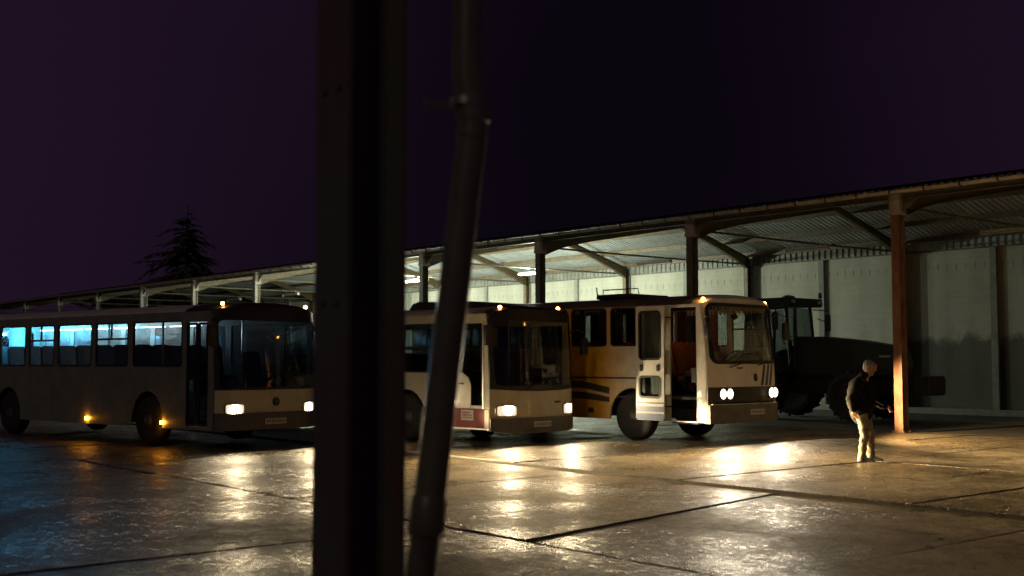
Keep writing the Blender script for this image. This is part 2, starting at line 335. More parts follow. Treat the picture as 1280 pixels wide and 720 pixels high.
def rr(a0, b0, a1, b1, r, n=4):
    r = min(r, (a1-a0)/2-.001, (b1-b0)/2-.001); out = []
    for cx, cy_, s0 in ((a1-r, b1-r, 0), (a0+r, b1-r, pi/2), (a0+r, b0+r, pi), (a1-r, b0+r, 1.5*pi)):
        for k in range(n+1): t = s0+pi/2*k/n; out.append((cx+r*cos(t), cy_+r*sin(t)))
    return out
def ring_at(a0, b0, a1, b1, r, w): return rr(a0, b0, a1, b1, r), [rr(a0+w, b0+w, a1-w, b1-w, max(.01, r-w))]
def spot(name, parent, loc, d, power, size, blend, col, radius=.06):
    l = bpy.data.lights.new(name, 'SPOT'); l.energy = power; l.spot_size = R(size); l.spot_blend = blend; l.color = col; l.shadow_soft_size = radius
    o = bpy.data.objects.new(name, l); COL.objects.link(o); o.parent = parent; o.location = loc
    o.rotation_euler = Vector(d).to_track_quat('-Z', 'Y').to_euler(); o.visible_camera = False
    return o

# ------------------------------------------------------------------ yard frame: x along the shed (to the right), y into the shed
A = .6948
UX, WX = Vector((sin(A), -cos(A), 0)), Vector((cos(A), sin(A), 0))
ORG = WX*24.95 - UX*15.5                   # foot of the right-hand visible front post
YAW = A-pi/2
def yard(x, y, z=0): return ORG+UX*x+WX*y+Vector((0, 0, z))

# ------------------------------------------------------------------ ground
base = MB()
n = 24
base.grid([[(-900+1800*i/n, -400+1500*j/n, -.12) for i in range(n+1)] for j in range(n+1)])
ground = base.build('ground', M['dirt']); tag(ground, kind='structure')
yg = bpy.data.objects.new('yard_pavement', None); COL.objects.link(yg); yg.location = ORG; yg.rotation_euler = (0, 0, YAW); tag(yg, kind='structure')
rows = [(-32.8, -27.75, -.055, .9), (-27.7, -22.65, -.05, 1.4), (-22.61, -17.62, -.045, 1.85), (-17.58, -12.53, -.04, 2.3), (-12.40, -7.62, 0, .5), (-7.59, -2.6, .004, 4.05), (-2.56, .62, 0, 1.6)]
srnd = random.Random(3)
for (y0, y1, z, off) in rows:
    x = off-3.65*14
    while x < 26:
        w = 3.65; g = .014
        tx, ty, dz = srnd.uniform(-.0035, .0035), srnd.uniform(-.003, .003), srnd.uniform(-.008, .008)
        if x+w > -40 or True:
            mb = MB(); cx, cyy = x+w/2, (y0+y1)/2
            out = [(x+g, y0+g), (x+w-g, y0+g), (x+w-g, y1-g), (x+g, y1-g)]
            if abs(y0+17.58) < .01 and abs(x-off-3.65) < .01: out[0] = (x+g+.9, y0+g)         # one joint of this row runs askew
            if abs(y0+17.58) < .01 and abs(x-off) < .01: out[1] = (x+w-g+.9, y0+g)
            if abs(y0+17.58) < .01 and abs(x-off) < .01: dz = .003
            if abs(y0+17.58) < .01 and abs(x-off-3.65) < .01: dz = -.003
            top = [(px, py, z+dz+tx*(px-cx)+ty*(py-cyy)) for px, py in out]
            ch = [(cx+(px-cx)*.996, cyy+(py-cyy)*.997, pz+.006) for px, py, pz in top]
            bt = [(px, py, -.11) for px, py, pz in top]
            v = [[mb.bm.verts.new(p) for p in l] for l in (bt, top, ch)]
            for a_, b_ in ((0, 1), (1, 2)):
                for i in range(4): mb.bm.faces.new((v[a_][i], v[a_][(i+1) % 4], v[b_][(i+1) % 4], v[b_][i]))
            mb.bm.faces.new(v[2]); mb.build('slab', M['concrete'], yg)
        x += w
# loose grit and small stones lying about the yard
gr = random.Random(21); mb = MB()
for i in range(15000):
    x, y = gr.uniform(-12, 12), gr.uniform(-21.5, .5)
    if gr.random() < .35: y = gr.choice((-17.6, -12.47, -7.6))+gr.gauss(0, .12)
    z = -.045 if y < -17.6 else -.036 if y < -12.5 else .006
    r_ = .004+.008*gr.random()**3; a = gr.uniform(0, pi); p = [(cos(a+k*2.1)*r_*gr.uniform(.7, 1.3), sin(a+k*2.1)*r_*gr.uniform(.7, 1.3)) for k in range(3)]
    b_ = [mb.bm.verts.new((x+u, y+v, z-.003)) for u, v in p]; t_ = mb.bm.verts.new((x+gr.uniform(-.3, .3)*r_, y+gr.uniform(-.3, .3)*r_, z+r_*gr.uniform(.7, 1.2)))
    for k in range(3): mb.bm.faces.new((b_[k], b_[(k+1) % 3], t_))
o = mb.build('loose_grit', mat('wet grit', (.11, .095, .07), .7, var=(.05, .043, .033), vscale=40), yg); o['kind'] = 'stuff'
# tar lines poured into cracks
for pts in ([(-.6, -16.9), (.9, -15.7), (1.6, -14.9), (3.0, -14.2), (4.1, -12.7)], [(-3.2, -14.5), (-2.0, -14.9), (-1.1, -14.2), (.4, -13.9)], [(5.2, -11.9), (5.6, -10.4), (6.4, -9.3), (6.3, -7.8)], [(-6.5, -19.6), (-5.2, -18.6), (-4.6, -17.8)], [(1.5, -11.6), (2.2, -10.2), (1.9, -9.1), (2.6, -7.9)]):
    mb = MB(); L0, R0 = [], []; fine_ = []
    for (xa, ya), (xb, yb) in zip(pts, pts[1:]):
        for k in range(6): t = k/6; fine_.append((xa+(xb-xa)*t+gr.uniform(-.06, .06), ya+(yb-ya)*t+gr.uniform(-.06, .06)))
    zc = .016 if fine_[0][1] > -12.5 else -.026 if fine_[0][1] > -17.55 else -.032
    for (xa, ya) in fine_: w = gr.uniform(.012, .035); L0.append((xa-w, ya-w*.3, zc)); R0.append((xa+w, ya+w*.3, zc))
    mb.grid([L0, R0]); mb.build('tar_line', M['black'], yg)
# drain channel between two rows of slabs
mb = MB(); mb.box(-45, 26, -12.525, -12.42, -.1, -.09); mb.build('drain_channel', mat('wet drain bed', (.008, .007, .006), .5), yg)
mb = MB(); mb.box(-45, 26, -12.415, -12.403, -.09, .004); mb.build('drain_edge', mat('rusty drain edge', (.02,.014,.01), .8), yg)
fl = MB(); fl.box(-80, 26, .66, 10.6, -.11, -.02); f_ = fl.build('shed_floor', M['dirt']); f_.location = ORG; f_.rotation_euler = (0, 0, YAW); tag(f_, kind='structure')

# ------------------------------------------------------------------ the open shed
L_, W_ = 6.5, 10.73
ZE, YR = 5.80, 6.75
ZR = ZE+.2854*(W_-YR)
def zroof(y): return ZE+(ZR-ZE)*y/YR if y < YR else ZE+.2854*(W_-y)
shed = thing('vehicle_shed', 'long open fronted vehicle shed with corrugated roof on steel posts', 'shed', ORG, YAW)
N0, N1 = -2, 12
X0, X1 = -N1*L_, -N0*L_
def hsec(mb, x, y, z0, z1, fw=.22, dp=.25, tf=.018, tw=.012):
    mb.box(x-fw/2, x+fw/2, y-dp/2, y-dp/2+tf, z0, z1); mb.box(x-fw/2, x+fw/2, y+dp/2-tf, y+dp/2, z0, z1)
    mb.box(x-tw/2, x+tw/2, y-dp/2+tf, y+dp/2-tf, z0, z1)
mp_ = MB(); hsec(mp_, 0, 0, 0, ZE-.10); me_post = mp_.mesh('post', M['post'])
mp_ = MB(); hsec(mp_, 0, 0, 0, ZE-.10); me_postw = mp_.mesh('post', M['post_white'])
mp_ = MB(); hsec(mp_, 0, 0, 0, ZE-.10); me_postd = mp_.mesh('post', M['tie'])
mb = MB(); mb.box(-.17, .17, -.17, .17, 0, .03)
for sx in (-.13, .13):
    for sy in (-.14, .14): mb.tube([(sx, sy, .03), (sx, sy, .06)], .015, 6)
me_base = mb.mesh('base_plate', M['post'])
mb = MB(); mb.box(-.15, .15, -.145, .16, ZE-.62, ZE-.5); mb.box(-.135, .135, -.135, .14, ZE-.5, ZE-.12); me_cap = mb.mesh('post_head', M['post_white'])
# rafters: tapered web with flanges, front slope and back slope
def rafter_mesh(sgn):
    mb = MB(); y0 = 0 if sgn > 0 else W_; ym = YR
    def zt(y): return zroof(y)-.22
    ys = [y0+sgn*.12, y0+sgn*.9, y0+sgn*2.0, ym]; dep = [.46, .30, .23, .20]
    for ya, yb, da, db in zip(ys, ys[1:], dep, dep[1:]):
        za, zb = zt(ya), zt(yb)
        for (x0, x1, a0, a1, b0, b1) in ((-.006, .006, za-da, za, zb-db, zb), (-.08, .08, za-da-.014, za-da, zb-db-.014, zb-db), (-.08, .08, za, za+.014, zb, zb+.014)):
            v = [mb.bm.verts.new(p) for p in ((x0,ya,a0),(x1,ya,a0),(x1,ya,a1),(x0,ya,a1),(x0,yb,b0),(x1,yb,b0),(x1,yb,b1),(x0,yb,b1))]
            for f in ((0,1,2,3),(7,6,5,4),(0,4,5,1),(1,5,6,2),(2,6,7,3),(3,7,4,0)): mb.bm.faces.new([v[i] for i in f])
    return mb.mesh('rafter', M['steel'])
me_rf, me_rb = rafter_mesh(1), rafter_mesh(-1)
mb = MB(); mb.tube([(0, .14, 5.40), (0, 3.5, 5.375), (0, 7, 5.375), (0, W_-.2, 5.40)], .032, 8); me_tie = mb.mesh('tie_rod', M['tie'], True)
mb = MB(); hsec(mb, 0, W_-.22, 0, ZE-.2, .18, .2); me_bcol = mb.mesh('back_column', M['steel'])
for k in range(N0, N1+1):
    x = -k*L_; wp = k in (5, 6, 7)  # paler paint here also stands in for light on these posts
    p = inst('post', me_postw if wp else me_post if k < 1 else me_postd, shed, (x, 0, 0))
    inst('base_plate', me_base, p); inst('post_head', me_cap, p)
    if k == 0: p['label'] = 'rust orange front post with its lower half lit'
    inst('rafter', me_rf, shed, (x, 0, 0)); inst('rafter', me_rb, shed, (x, 0, 0))
    inst('tie_rod', me_tie, shed, (x, 0, 0)); inst('back_column', me_bcol, shed, (x, 0, 0))
# edge beam pieces with knee brackets between front posts
def edge_piece(m):
    mb = MB(); mb.box(-L_+.12, -.12, -.02, .0, ZE-.22, ZE-.06); mb.box(-L_+.12, -.12, -.07, .05, ZE-.235, ZE-.222)
    for sx, d in ((-L_+.12, 1),):
        prof = [(0, -.56), (.06, -.55), (.2, -.44), (.34, -.33), (.5, -.24), (0, -.24)]
        mb.plate([(a, b) for a, b in prof], [], lambda a, b, t, sx=sx, d=d: (sx+d*a, -.016+t, ZE+b), .012)
    return mb.mesh('edge_beam', m)
eb, ebw = edge_piece(M['tie']), edge_piece(M['post_white'])
for k in range(N0, N1): inst('edge_beam', ebw if k in (4, 5, 6) else eb, shed, (-k*L_, 0, 0))  # same paler paint stands in for light along these beams
# purlins
for ypos in (.25, 1.8, 3.4, 5.0, 6.4, 7.66, 9.14, 10.5):
    zz = zroof(ypos)
    mb = MB(); mb.box(X0, X1, ypos-.035, ypos+.035, zz-.20, zz-.035); mb.build('purlin', M['steel'], shed)
# corrugated roof sheets, one per bay and slope
def sheet_mesh(y0, z0, y1, z1, name='roof_sheet', length=L_):
    mb = MB(); pitch = .20; rows_ = [[], []]; cnt = int(length/pitch); th = []
    pts = []
    for i in range(cnt):
        for fx, hz in ((0, 0), (.40, 0), (.52, .055), (.88, .055)): pts.append((-(i+fx)*length/cnt, hz))
    pts.append((-length, 0))
    mb.grid([[(x, y0, z0+h) for x, h in pts], [(x, y1, z1+h) for x, h in pts]])
    return mb.mesh(name, M['sheet'])
s1 = sheet_mesh(-.22, zroof(-.22)-.02, YR, ZR); s2 = sheet_mesh(YR, ZR, W_+.25, zroof(W_+.25)-.02)
for k in range(N0, N1): inst('roof_sheet', s1, shed, (-k*L_, 0, .02)); inst('roof_sheet', s2, shed, (-k*L_, 0, .02))
tar = mat('night dark roof top', (.010, .009, .009), .95, var=(.016, .015, .013), vscale=2, spec=.1)  # added near-black cover standing in for the night-dark roof top
for ya, yb in ((-.23, YR), (YR, W_+.26)):
    za, zb = [zroof(y)+.078 for y in (ya, yb)]
    mb = MB(); mb.grid([[(X0, ya, za), (X1, ya, za)], [(X0, yb, zb), (X1, yb, zb)]]); mb.build('added_dark_cover', tar, shed)
mb = MB(); mb.box(X0, X1, YR-.15, YR+.15, ZR+.06, ZR+.09); mb.build('ridge_cap', tar, shed)
# gutter: half round trough with brackets
mb = MB(); prof = [(-.22-.065+.065*cos(t), ZE-.075+.065*sin(t)) for t in [pi+pi*k/8 for k in range(9)]]
mb.grid([[(X0, y, z) for y, z in prof], [(X1, y, z) for y, z in prof]])
mb.tube([(X0, prof[0][0], prof[0][1]), (X1, prof[0][0], prof[0][1])], .012, 6)
gut = mb.build('gutter', M['gutter'], shed, True)
mb = MB(); mb.tube([(0, y*1.0-.004*(i == 4), z-.008) for i, (y, z) in enumerate(prof)], .014, 5); mb.box(-.018, .018, prof[0][0]-.012, prof[0][0], ZE-.13, ZE-.02); meb = mb.mesh('gutter_bracket', M['black'])
x = X1-.4
while x > -40: inst('gutter_bracket', meb, gut, (x, 0, 0)); x -= .9
# fascia strip of the roof edge
mb = MB(); mb.box(X0, X1, -.215, -.19, ZE-.13, ZE-.06); mb.build('fascia_board', M['gutter'], shed)
# back wall: block panels between concrete pilasters, vent slots near the top, cladding strip above
ZW = 5.33
mb = MB(); mb.box(-L_/2+.11, -.11, W_, W_+.2, 0, ZW); me_wp = mb.mesh('wall_panel', M['wall'])
me_ws = me_wp.copy(); me_ws.materials.clear(); me_ws.materials.append(M['wall_dark_low'])
mb = MB(); mb.box(-.11, .11, W_-.10, W_+.22, 0, ZW); me_pl = mb.mesh('pilaster', M['pilaster'], False)
vr = random.Random(5)
mb = MB()
for i in range(9):
    xx = -L_/2+.3+i*.33
    mb.box(xx-.012, xx+.012, W_-.004, W_+.01, ZW-.62-.04*vr.random(), ZW-.44+.05*vr.random())
me_vs = mb.mesh('vent_slots', M['pilaster'])
k = N0
while k < N1:
    x = -k*L_
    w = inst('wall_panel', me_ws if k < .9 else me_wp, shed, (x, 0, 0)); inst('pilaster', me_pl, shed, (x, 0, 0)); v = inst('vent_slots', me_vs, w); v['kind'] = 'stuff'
    k += .5
mb = MB(); pts = []
M['clad_lit'] = mat('cladding with light in its colour', (.55, .66, .70), .5, var=(.42, .5, .53), vscale=2.5)  # opaque; light coming through from behind is put into the paler colour
for nm_, xa_, xb_, mm__ in (('cladding_strip', X1, -6.5, 'clad_lit'), ('cladding_strip', -6.5, X0, 'clad')):
  mb = MB(); pts = []; xx = xa_
  while xx > xb_:
    pts += [(xx, 0), (xx-.10, 0), (xx-.125, .035), (xx-.225, .035)]; xx -= .25
  mb.grid([[(a, W_-.02-h, ZW+.01) for a, h in pts], [(a, W_-.02-h, ZE-.12) for a, h in pts]]); mb.build(nm_, M[mm__], shed)
mb = MB(); mb.box(X0, X1, W_-.07, W_+.05, ZW+.0, ZW+.05); mb.build('wall_rail', M['tie'], shed)
mb = MB(); mb.box(X0, X1, W_-.55, W_-.11, -.11, .16); mb.build('wall_plinth', M['pilaster'], shed)
mb = MB(); mb.tube([(-44.4, -.33, ZE-.2), (-44.4, -.2, ZE-.5), (-44.4, -.18, 2.2)], .05, 8); mb.build('shed_downpipe', M['chrome'], shed, True)

# ------------------------------------------------------------------ fluorescent lamps under the ties
def glow(name, parent, loc, power, col, rad=.08):
    l = bpy.data.lights.new(name, 'POINT'); l.energy = power; l.color = col; l.shadow_soft_size = rad
    o = bpy.data.objects.new(name, l); COL.objects.link(o); o.parent = parent; o.location = loc; o.visible_camera = False; return o
def lamp(lab, x, y, z, on, power=520):
    t = thing('fluorescent_lamp', lab, 'lamp', yard(x, y, z), YAW, 'fluorescent lamps of the vehicle shed')
    mb = MB(); mb.box(-.78, .78, -.07, .07, .0, .07); mb.box(-.8, -.775, -.06, .06, -.06, .0); mb.box(.775, .8, -.06, .06, -.06, .0)
    mb.tube([(-.5, 0, .07), (-.5, 0, .2)], .01, 6); mb.tube([(.5, 0, .07), (.5, 0, .2)], .01, 6); mb.build('lamp_housing', M['white'], t)
    for yy in (-.035, .035): mb = MB(); mb.tube([(-.77, yy, -.03), (.77, yy, -.03)], .019, 8); mb.build('tube', M['tube_on'] if on else M['tube_off'], t, True)
    if on: glow('tube_light', t, (0, 0, -.16), power, (.90, 1.0, .77), .12)
    return t
lamp('lit fluorescent lamp just left of the first dark shed post right of the downpipe', -3*L_, W_/2-.1, 5.19, True)
lamp('lit fluorescent lamp seen between the foreground column and the slanting downpipe', -4*L_+.1, 4.2, 5.19, True)
lamp('fluorescent lamp hidden behind the dark foreground column', -5*L_, W_/2, 5.19, True)
lamp('added lit lamp on the shed front, unseen behind the dark foreground column', -4*L_+.7, -.55, 5.15, True, 360)  # added lamp with no source seen there, brightens the left posts
lamp('unlit fluorescent lamp under the shed roof above the coach', -2*L_, W_/2, 5.19, False)
lamp('unlit fluorescent lamp under the shed roof above the tractor', -1*L_, W_/2, 5.19, False)
lamp('unlit fluorescent lamp in the dark bay right of the rusty post', 0, W_/2, 5.19, False)
lamp('pale unlit fluorescent lamp above the left city bus, nearer the column', -6*L_, W_/2, 5.19, False)
lamp('pale unlit fluorescent lamp above the middle of the left city bus', -7*L_, W_/2, 5.19, False)

# ------------------------------------------------------------------ buses
def arch(cx, r, zb, zc, n=10):
    """points of a wheel arch notch, from front to rear along the bottom edge"""
    z = zc; out = []
    dx = r
    for k in range(n+1):
        t = pi*k/n; out.append((cx+dx*cos(t), max(zb, z+r*sin(t))))
    return [(cx+dx, zb)]+out+[(cx-dx, zb)]
def wheel(parent, x, y, r=.5, w=.28, side=-1, rimm='rim'):
    t = bpy.data.objects.new('wheel', None); COL.objects.link(t); t.parent = parent; t.location = (x, y, r); t.empty_display_size = .1
    k = side
    mb = MB(); mb.lathe([(r*.56, -w/2), (r*.80, -w/2-.01), (r*.94, -w/2+.015), (r, -w/2+.06), (r, w/2-.06), (r*.94, w/2-.015), (r*.8, w/2+.01), (r*.56, w/2)], 32); mb.build('tyre', M['rubber'], t, True)
    mb = MB(); prof = [(r*.57, w/2-.02), (r*.53, w/2-.03), (r*.50, w/2-.08), (r*.30, w/2-.05), (r*.27, w/2+.0), (r*.14, w/2+.04), (.02, w/2+.045)]
    mb.lathe([(a, k*h) for a, h in prof], 24)
    for i in range(10): a = 2*pi*i/10; mb.tube([(r*.4*cos(a), k*(w/2-.07), r*.4*sin(a)), (r*.4*cos(a), k*(w/2-.03), r*.4*sin(a))], .018, 6)
    mb.build('rim', M[rimm], t, True); return t

def seat_mesh(m):
    mb = MB()
    mb.plate(rr(-.21, .38, .21, 1.12, .1), [], lambda a, b, t: (-.06-.12*(b-.4)/.7-t, a, b), .1)
    mb.box(-.06, .38, -.21, .21, .36, .46); mb.box(.05, .1, -.15, .15, 0, .36)
    return mb.mesh('seat', m, False)
SEAT_G, SEAT_O = seat_mesh(M['seat']), seat_mesh(M['seat_o'])

class Bus:
    def __init__(s, name, label, cat, pos, phi, hw, zc, zr, length, kc=.26, lean=.12, pw=6):
        s.hw, s.zc, s.zr, s.len, s.kc, s.lean, s.pw = hw, zc, zr, length, kc, lean, pw
        s.t = thing(name, label, cat, (pos[0], pos[1], 0), phi-pi/2, 'buses standing in the yard')
    def fx(s, y, z): return -s.kc*min(1, abs(y)/s.hw)**s.pw - s.lean*max(0, (z-1.0)/1.9)**2
    def fr(s, off=0): return lambda a, b, t: (s.fx(a, b)+off-t, a, b)
    def ftop(s, y, f=.55): return s.zc+f*(s.zprof(y)-s.zc)
    def zprof(s, y): return s.zc+(s.zr-s.zc)*max(0, 1-abs(y/s.hw)**2.6)**.62
    CUTS = [-1.22, -1.16, -1.08, -.95, -.75, -.4, 0, .4, .75, .95, 1.08, 1.16, 1.22]
    ZC = [(1.0,), (1.5,), (2.0,), (2.5,)]
    def front(s, name, m, outline, holes, off=0, th=.035, label=None, parent=None, smooth=True):
        mb = MB(); mb.plate(outline, holes, s.fr(off), th, s.CUTS+s.ZC); return mb.build(name, m, parent or s.t, smooth, label=label)
    def side(s, name, m, sgn, outline, holes, off=0, th=.04, label=None, parent=None):
        mb = MB(); mb.plate(outline, holes, lambda a, b, t: (a, sgn*(s.hw+off-t), b), th); return mb.build(name, m, parent or s.t, label=label)
    def front_edge(s, z0, z1, n=7): return [(s.fx(s.hw, z0+(z1-z0)*k/n), z0+(z1-z0)*k/n) for k in range(n+1)]
    def side_outline(s, zb, ztop, arches, xe=None):
        out = [(-s.len, zb)]+[(-s.len, ztop)]
        out += list(reversed(s.front_edge(zb, ztop)))
        for cx, r, zcn in arches: out += arch(cx, r, zb, zcn)
        return out
    def roof(s, m, m_front=None, split=None):
        ny = 17; ths = [-pi/2+pi*k/(ny-1) for k in range(ny)]; ys = [s.hw*sin(t) for t in ths]
        def row(xf, f):
            return [(s.fx(y, s.zc)+xf, y, s.zc+f*(s.zprof(y)-s.zc)) for y in ys]
        dome = [row(-.0, .55), row(-.03, .72), row(-.10, .86), row(-.24, .96), row(-.45, 1.0)]
        for r_ in (dome[-1],): pass
        xs = -1.2 if split is None else split
        def flat(x): return [(x, y, s.zprof(y)) for y in ys]
        mb = MB(); mb.grid(dome+[flat(xs)]); mb.build('roof_dome', m_front or m, s.t, True)
        mb = MB(); mb.grid([flat(xs)]+[flat(xs+(-s.len-xs)*k/6) for k in range(1, 6)]+[flat(-s.len+.1), [(-s.len, y, s.zc+.6*(s.zprof(y)-s.zc)) for y in ys]])
        return mb.build('roof', m, s.t, True)
    def top_outline(s, n=12, f=.55): return [(s.hw*sin(pi/2-pi*k/n), s.ftop(s.hw*sin(pi/2-pi*k/n), f)) for k in range(n+1)]
    def rear(s, m, zb):
        mb = MB(); o = [(-s.hw, zb), (s.hw, zb), (s.hw, s.zc), (0, s.zr-.08), (-s.hw, s.zc)]
        mb.plate(o, [rr(-s.hw+.2, 1.6, s.hw-.2, s.zc-.2, .1)], lambda a, b, t: (-s.len+t, a, b), .04); mb.build('rear_panel', m, s.t)
        mb = MB(); mb.plate(rr(-s.hw+.2, 1.6, s.hw-.2, s.zc-.2, .1), [], lambda a, b, t: (-s.len+.015+t, a, b), .006); mb.build('rear_window', M['glass'], s.t)
    def pane(s, sgn, a0, b0, a1, b1, r=.06, g='glass', frame=.035, slider=None, poly=None, fm='black'):
        o = poly or rr(a0, b0, a1, b1, r)
        mb = MB(); mb.plate(o, [], lambda a, b, t: (a, sgn*(s.hw-.018-t), b), .006); p = mb.build('window', M[g], s.t)
        if not poly:
            mb = MB(); oo, hh = ring_at(a0-.012, b0-.012, a1+.012, b1+.012, r, frame); mb.plate(oo, hh, lambda a, b, t: (a, sgn*(s.hw+.006-t), b), .03)
            if slider:
                mb.box(a0, a1, sgn*s.hw-.02, sgn*s.hw+.006, slider-.02, slider+.02); xm = (a0+a1)/2; mb.box(xm-.02, xm+.02, sgn*s.hw-.019, sgn*s.hw+.005, slider, b1)
            mb.build('window_frame', M[fm], p)
        return p
    def floor(s, zf, skirt, arches):
        mb = MB(); mb.box(-s.len+.05, -.35, -s.hw+.045, s.hw-.045, zf-.05, zf)
        mb.box(-s.len+.05, -.35, -s.hw+.42, s.hw-.42, skirt+.05, zf-.06)
        mb.build('floor', M['floor'], s.t)
        for cx, r, zc in arches:
            for sg in (-1, 1):
                mb = MB(); n_ = 12; o1 = [(cx+(r+.02)*cos(pi*k/n_), zc+(r+.02)*sin(pi*k/n_)) for k in range(n_+1)]; i1 = [(cx+r*cos(pi*k/n_), zc+r*sin(pi*k/n_)) for k in range(n_, -1, -1)]
                mb.plate(o1+i1, [], lambda a, b, t: (a, sg*(s.hw-.045-t), b), .40)
                mb.plate(o1, [], lambda a, b, t: (a, sg*(s.hw-.43-t), b), .02); mb.build('wheel_well', M['floor'], s.t)
    def seats(s, me, xs, zf, cols=(-.88, -.42, .42, .88)):
        for x in xs:
            for y in cols: inst('seat', me, s.t, (x, y, zf))
    def driver(s, zf, m='seat', dash=True, zd=.9):
        inst('driver_seat', SEAT_G if m == 'seat' else SEAT_O, s.t, (-1.35, .62, zf+.15))
        mb = MB(); mb.plate([(-s.hw+.15, zd-.3), (s.hw-.15, zd-.3), (s.hw-.15, zd+.05), (.9, zd+.16), (.3, zd+.16), (.1, zd+.02), (-s.hw+.15, zd)], [], lambda a, b, t: (s.fx(a, b)-.08-t, a, b), .5); mb.build('dashboard', M['black'], s.t)
        mb = MB(); c = Vector((-.85, .62, zd+.22)); tilt = Matrix.Rotation(R(-38), 3, 'Y')
        mb.tube([c+tilt @ Vector((.24*cos(2*pi*k/20), .24*sin(2*pi*k/20), 0)) for k in range(21)], .018, 6)
        mb.tube([c+tilt @ Vector((-.24, 0, 0)), c+tilt @ Vector((.24, 0, 0))], .014, 6); mb.tube([c, c+tilt @ Vector((0, 0, -.5))], .025, 6); mb.build('steering_wheel', M['black'], s.t, True)
    def mirror(s, sgn, z, out=.28, drop=.5, fwd=.25, zarm=None):
        y = sgn*s.hw; x0 = s.fx(s.hw, z)-.02; zarm = zarm or z
        mb = MB(); mb.tube([(x0, y, zarm), (x0+fwd*.6, y+sgn*out*.6, zarm+.06), (x0+fwd, y+sgn*out, zarm), (x0+fwd, y+sgn*out, zarm-.12)], .014, 6)
        mb.plate(rr(-.1, zarm-.12-drop, .1, zarm-.12, .05), [], lambda a, b, t: (x0+fwd-t+.03, y+sgn*out+a, b), .07); mb.build('mirror', M['black'], s.t, True)

def headlight_rect(b, y, z, w, h, m='hl', par=None):
    o = bpy.data.objects.new('headlight', None); COL.objects.link(o); o.parent = b.t
    mb = MB(); mb.plate(rr(y-w/2, z-h/2, y+w/2, z+h/2, .05), [], b.fr(.012), .02, b.CUTS); mb.build('lens', M[m], o, True)
    mb = MB(); oo, hh = ring_at(y-w/2-.025, z-h/2-.025, y+w/2+.025, z+h/2+.025, .06, .024); mb.plate(oo, hh, b.fr(.016), .05, b.CUTS); mb.build('bezel', M['chrome'], o, True)
    return o
def marker(b, p, r, m, name='marker_lamp', ax='x', flat=.6):
    mb = MB(); mb.lathe([(r*.2, .05*flat+r*.2), (r*.75, r*.35), (r, 0), (r, -.03)], 12, p, ax); return mb.build(name, M[m], b.t, True)
def wiper(b, y0, z0, y1, z1, off=.03):
    mb = MB(); P_ = lambda y, z: (b.fx(y, z)+off, y, z)
    ym, zm = (y0+y1)/2, (z0+z1)/2
    mb.tube([P_(y0, z0), P_(ym, zm)], .012, 6); d = Vector((y1-y0, z1-z0)); 
    mb.tube([P_(ym-d.x*.45, zm-d.y*.45), P_(ym, zm), P_(ym+d.x*.5, zm+d.y*.5)], .009, 6); mb.build('wiper', M['black'], b.t, True)
def plate_no(b, y0, y1, z0, z1, off=.03):
    mb = MB(); mb.plate(rr(y0, z0, y1, z1, .01), [], b.fr(off), .012, b.CUTS); p = mb.build('number_plate', M['white'], b.t)
    mb = MB(); pr = random.Random(2); y = y0+.035
    while y < y1-.06:
        w = .035; z_a, z_b = z0+.025, z1-.025
        mb.plate(rr(y, z_a, y+w, z_b, .008, 1), [rr(y+.01, z_a+.014, y+w-.01, z_b-.014, .004, 1)], b.fr(off+.003), .004); y += .06
    mb.build('plate_characters', M['darkink'], p)

# ---- left city bus: grey, cream front panel, cold light in the rear
b1 = Bus('city_bus', 'dark city bus at far left with cold blue light in its rear windows', 'bus', (-4.68, 23.19), R(50.9), 1.25, 2.66, 2.86, 11.2)
AR1 = [(-2.5, .56, .53), (-8.05, .56, .53)]
WZ0, WZ1 = 1.59, 2.48
wins1 = [(-10.9, -9.62, None), (-9.48, -8.55, 2.15), (-8.44, -7.32, None), (-7.14, -6.09, 2.15), (-5.91, -4.57, None), (-4.39, -3.2, 2.15), (-3.0, -1.33, None)]
door1 = rr(-1.18, .42, -.48, 2.45, .06)
for sgn in (-1, 1):
    holes = [rr(a0, WZ0, a1, WZ1, .07) for a0, a1, s_ in wins1]+([door1] if sgn < 0 else [rr(-1.18, 1.45, -.48, 2.45, .07)])
    if sgn < 0: holes[1] = rr(-9.55, .42, -8.68, 2.48, .06)      # open rear door added out of view, lets blue light out
    b1.side('body_side', M['dullbody'], sgn, b1.side_outline(.36, 2.66, AR1), holes)
    for a0, a1, s_ in (wins1 if sgn > 0 else wins1[:1]+wins1[2:]): b1.pane(sgn, a0, WZ0, a1, WZ1, .07, 'milky' if sgn > 0 else 'clear', .03, s_)  # far panes made milky to catch the interior light and glow
    if sgn > 0: b1.pane(1, -1.18, 1.45, -.48, 2.45, .07, 'glass')
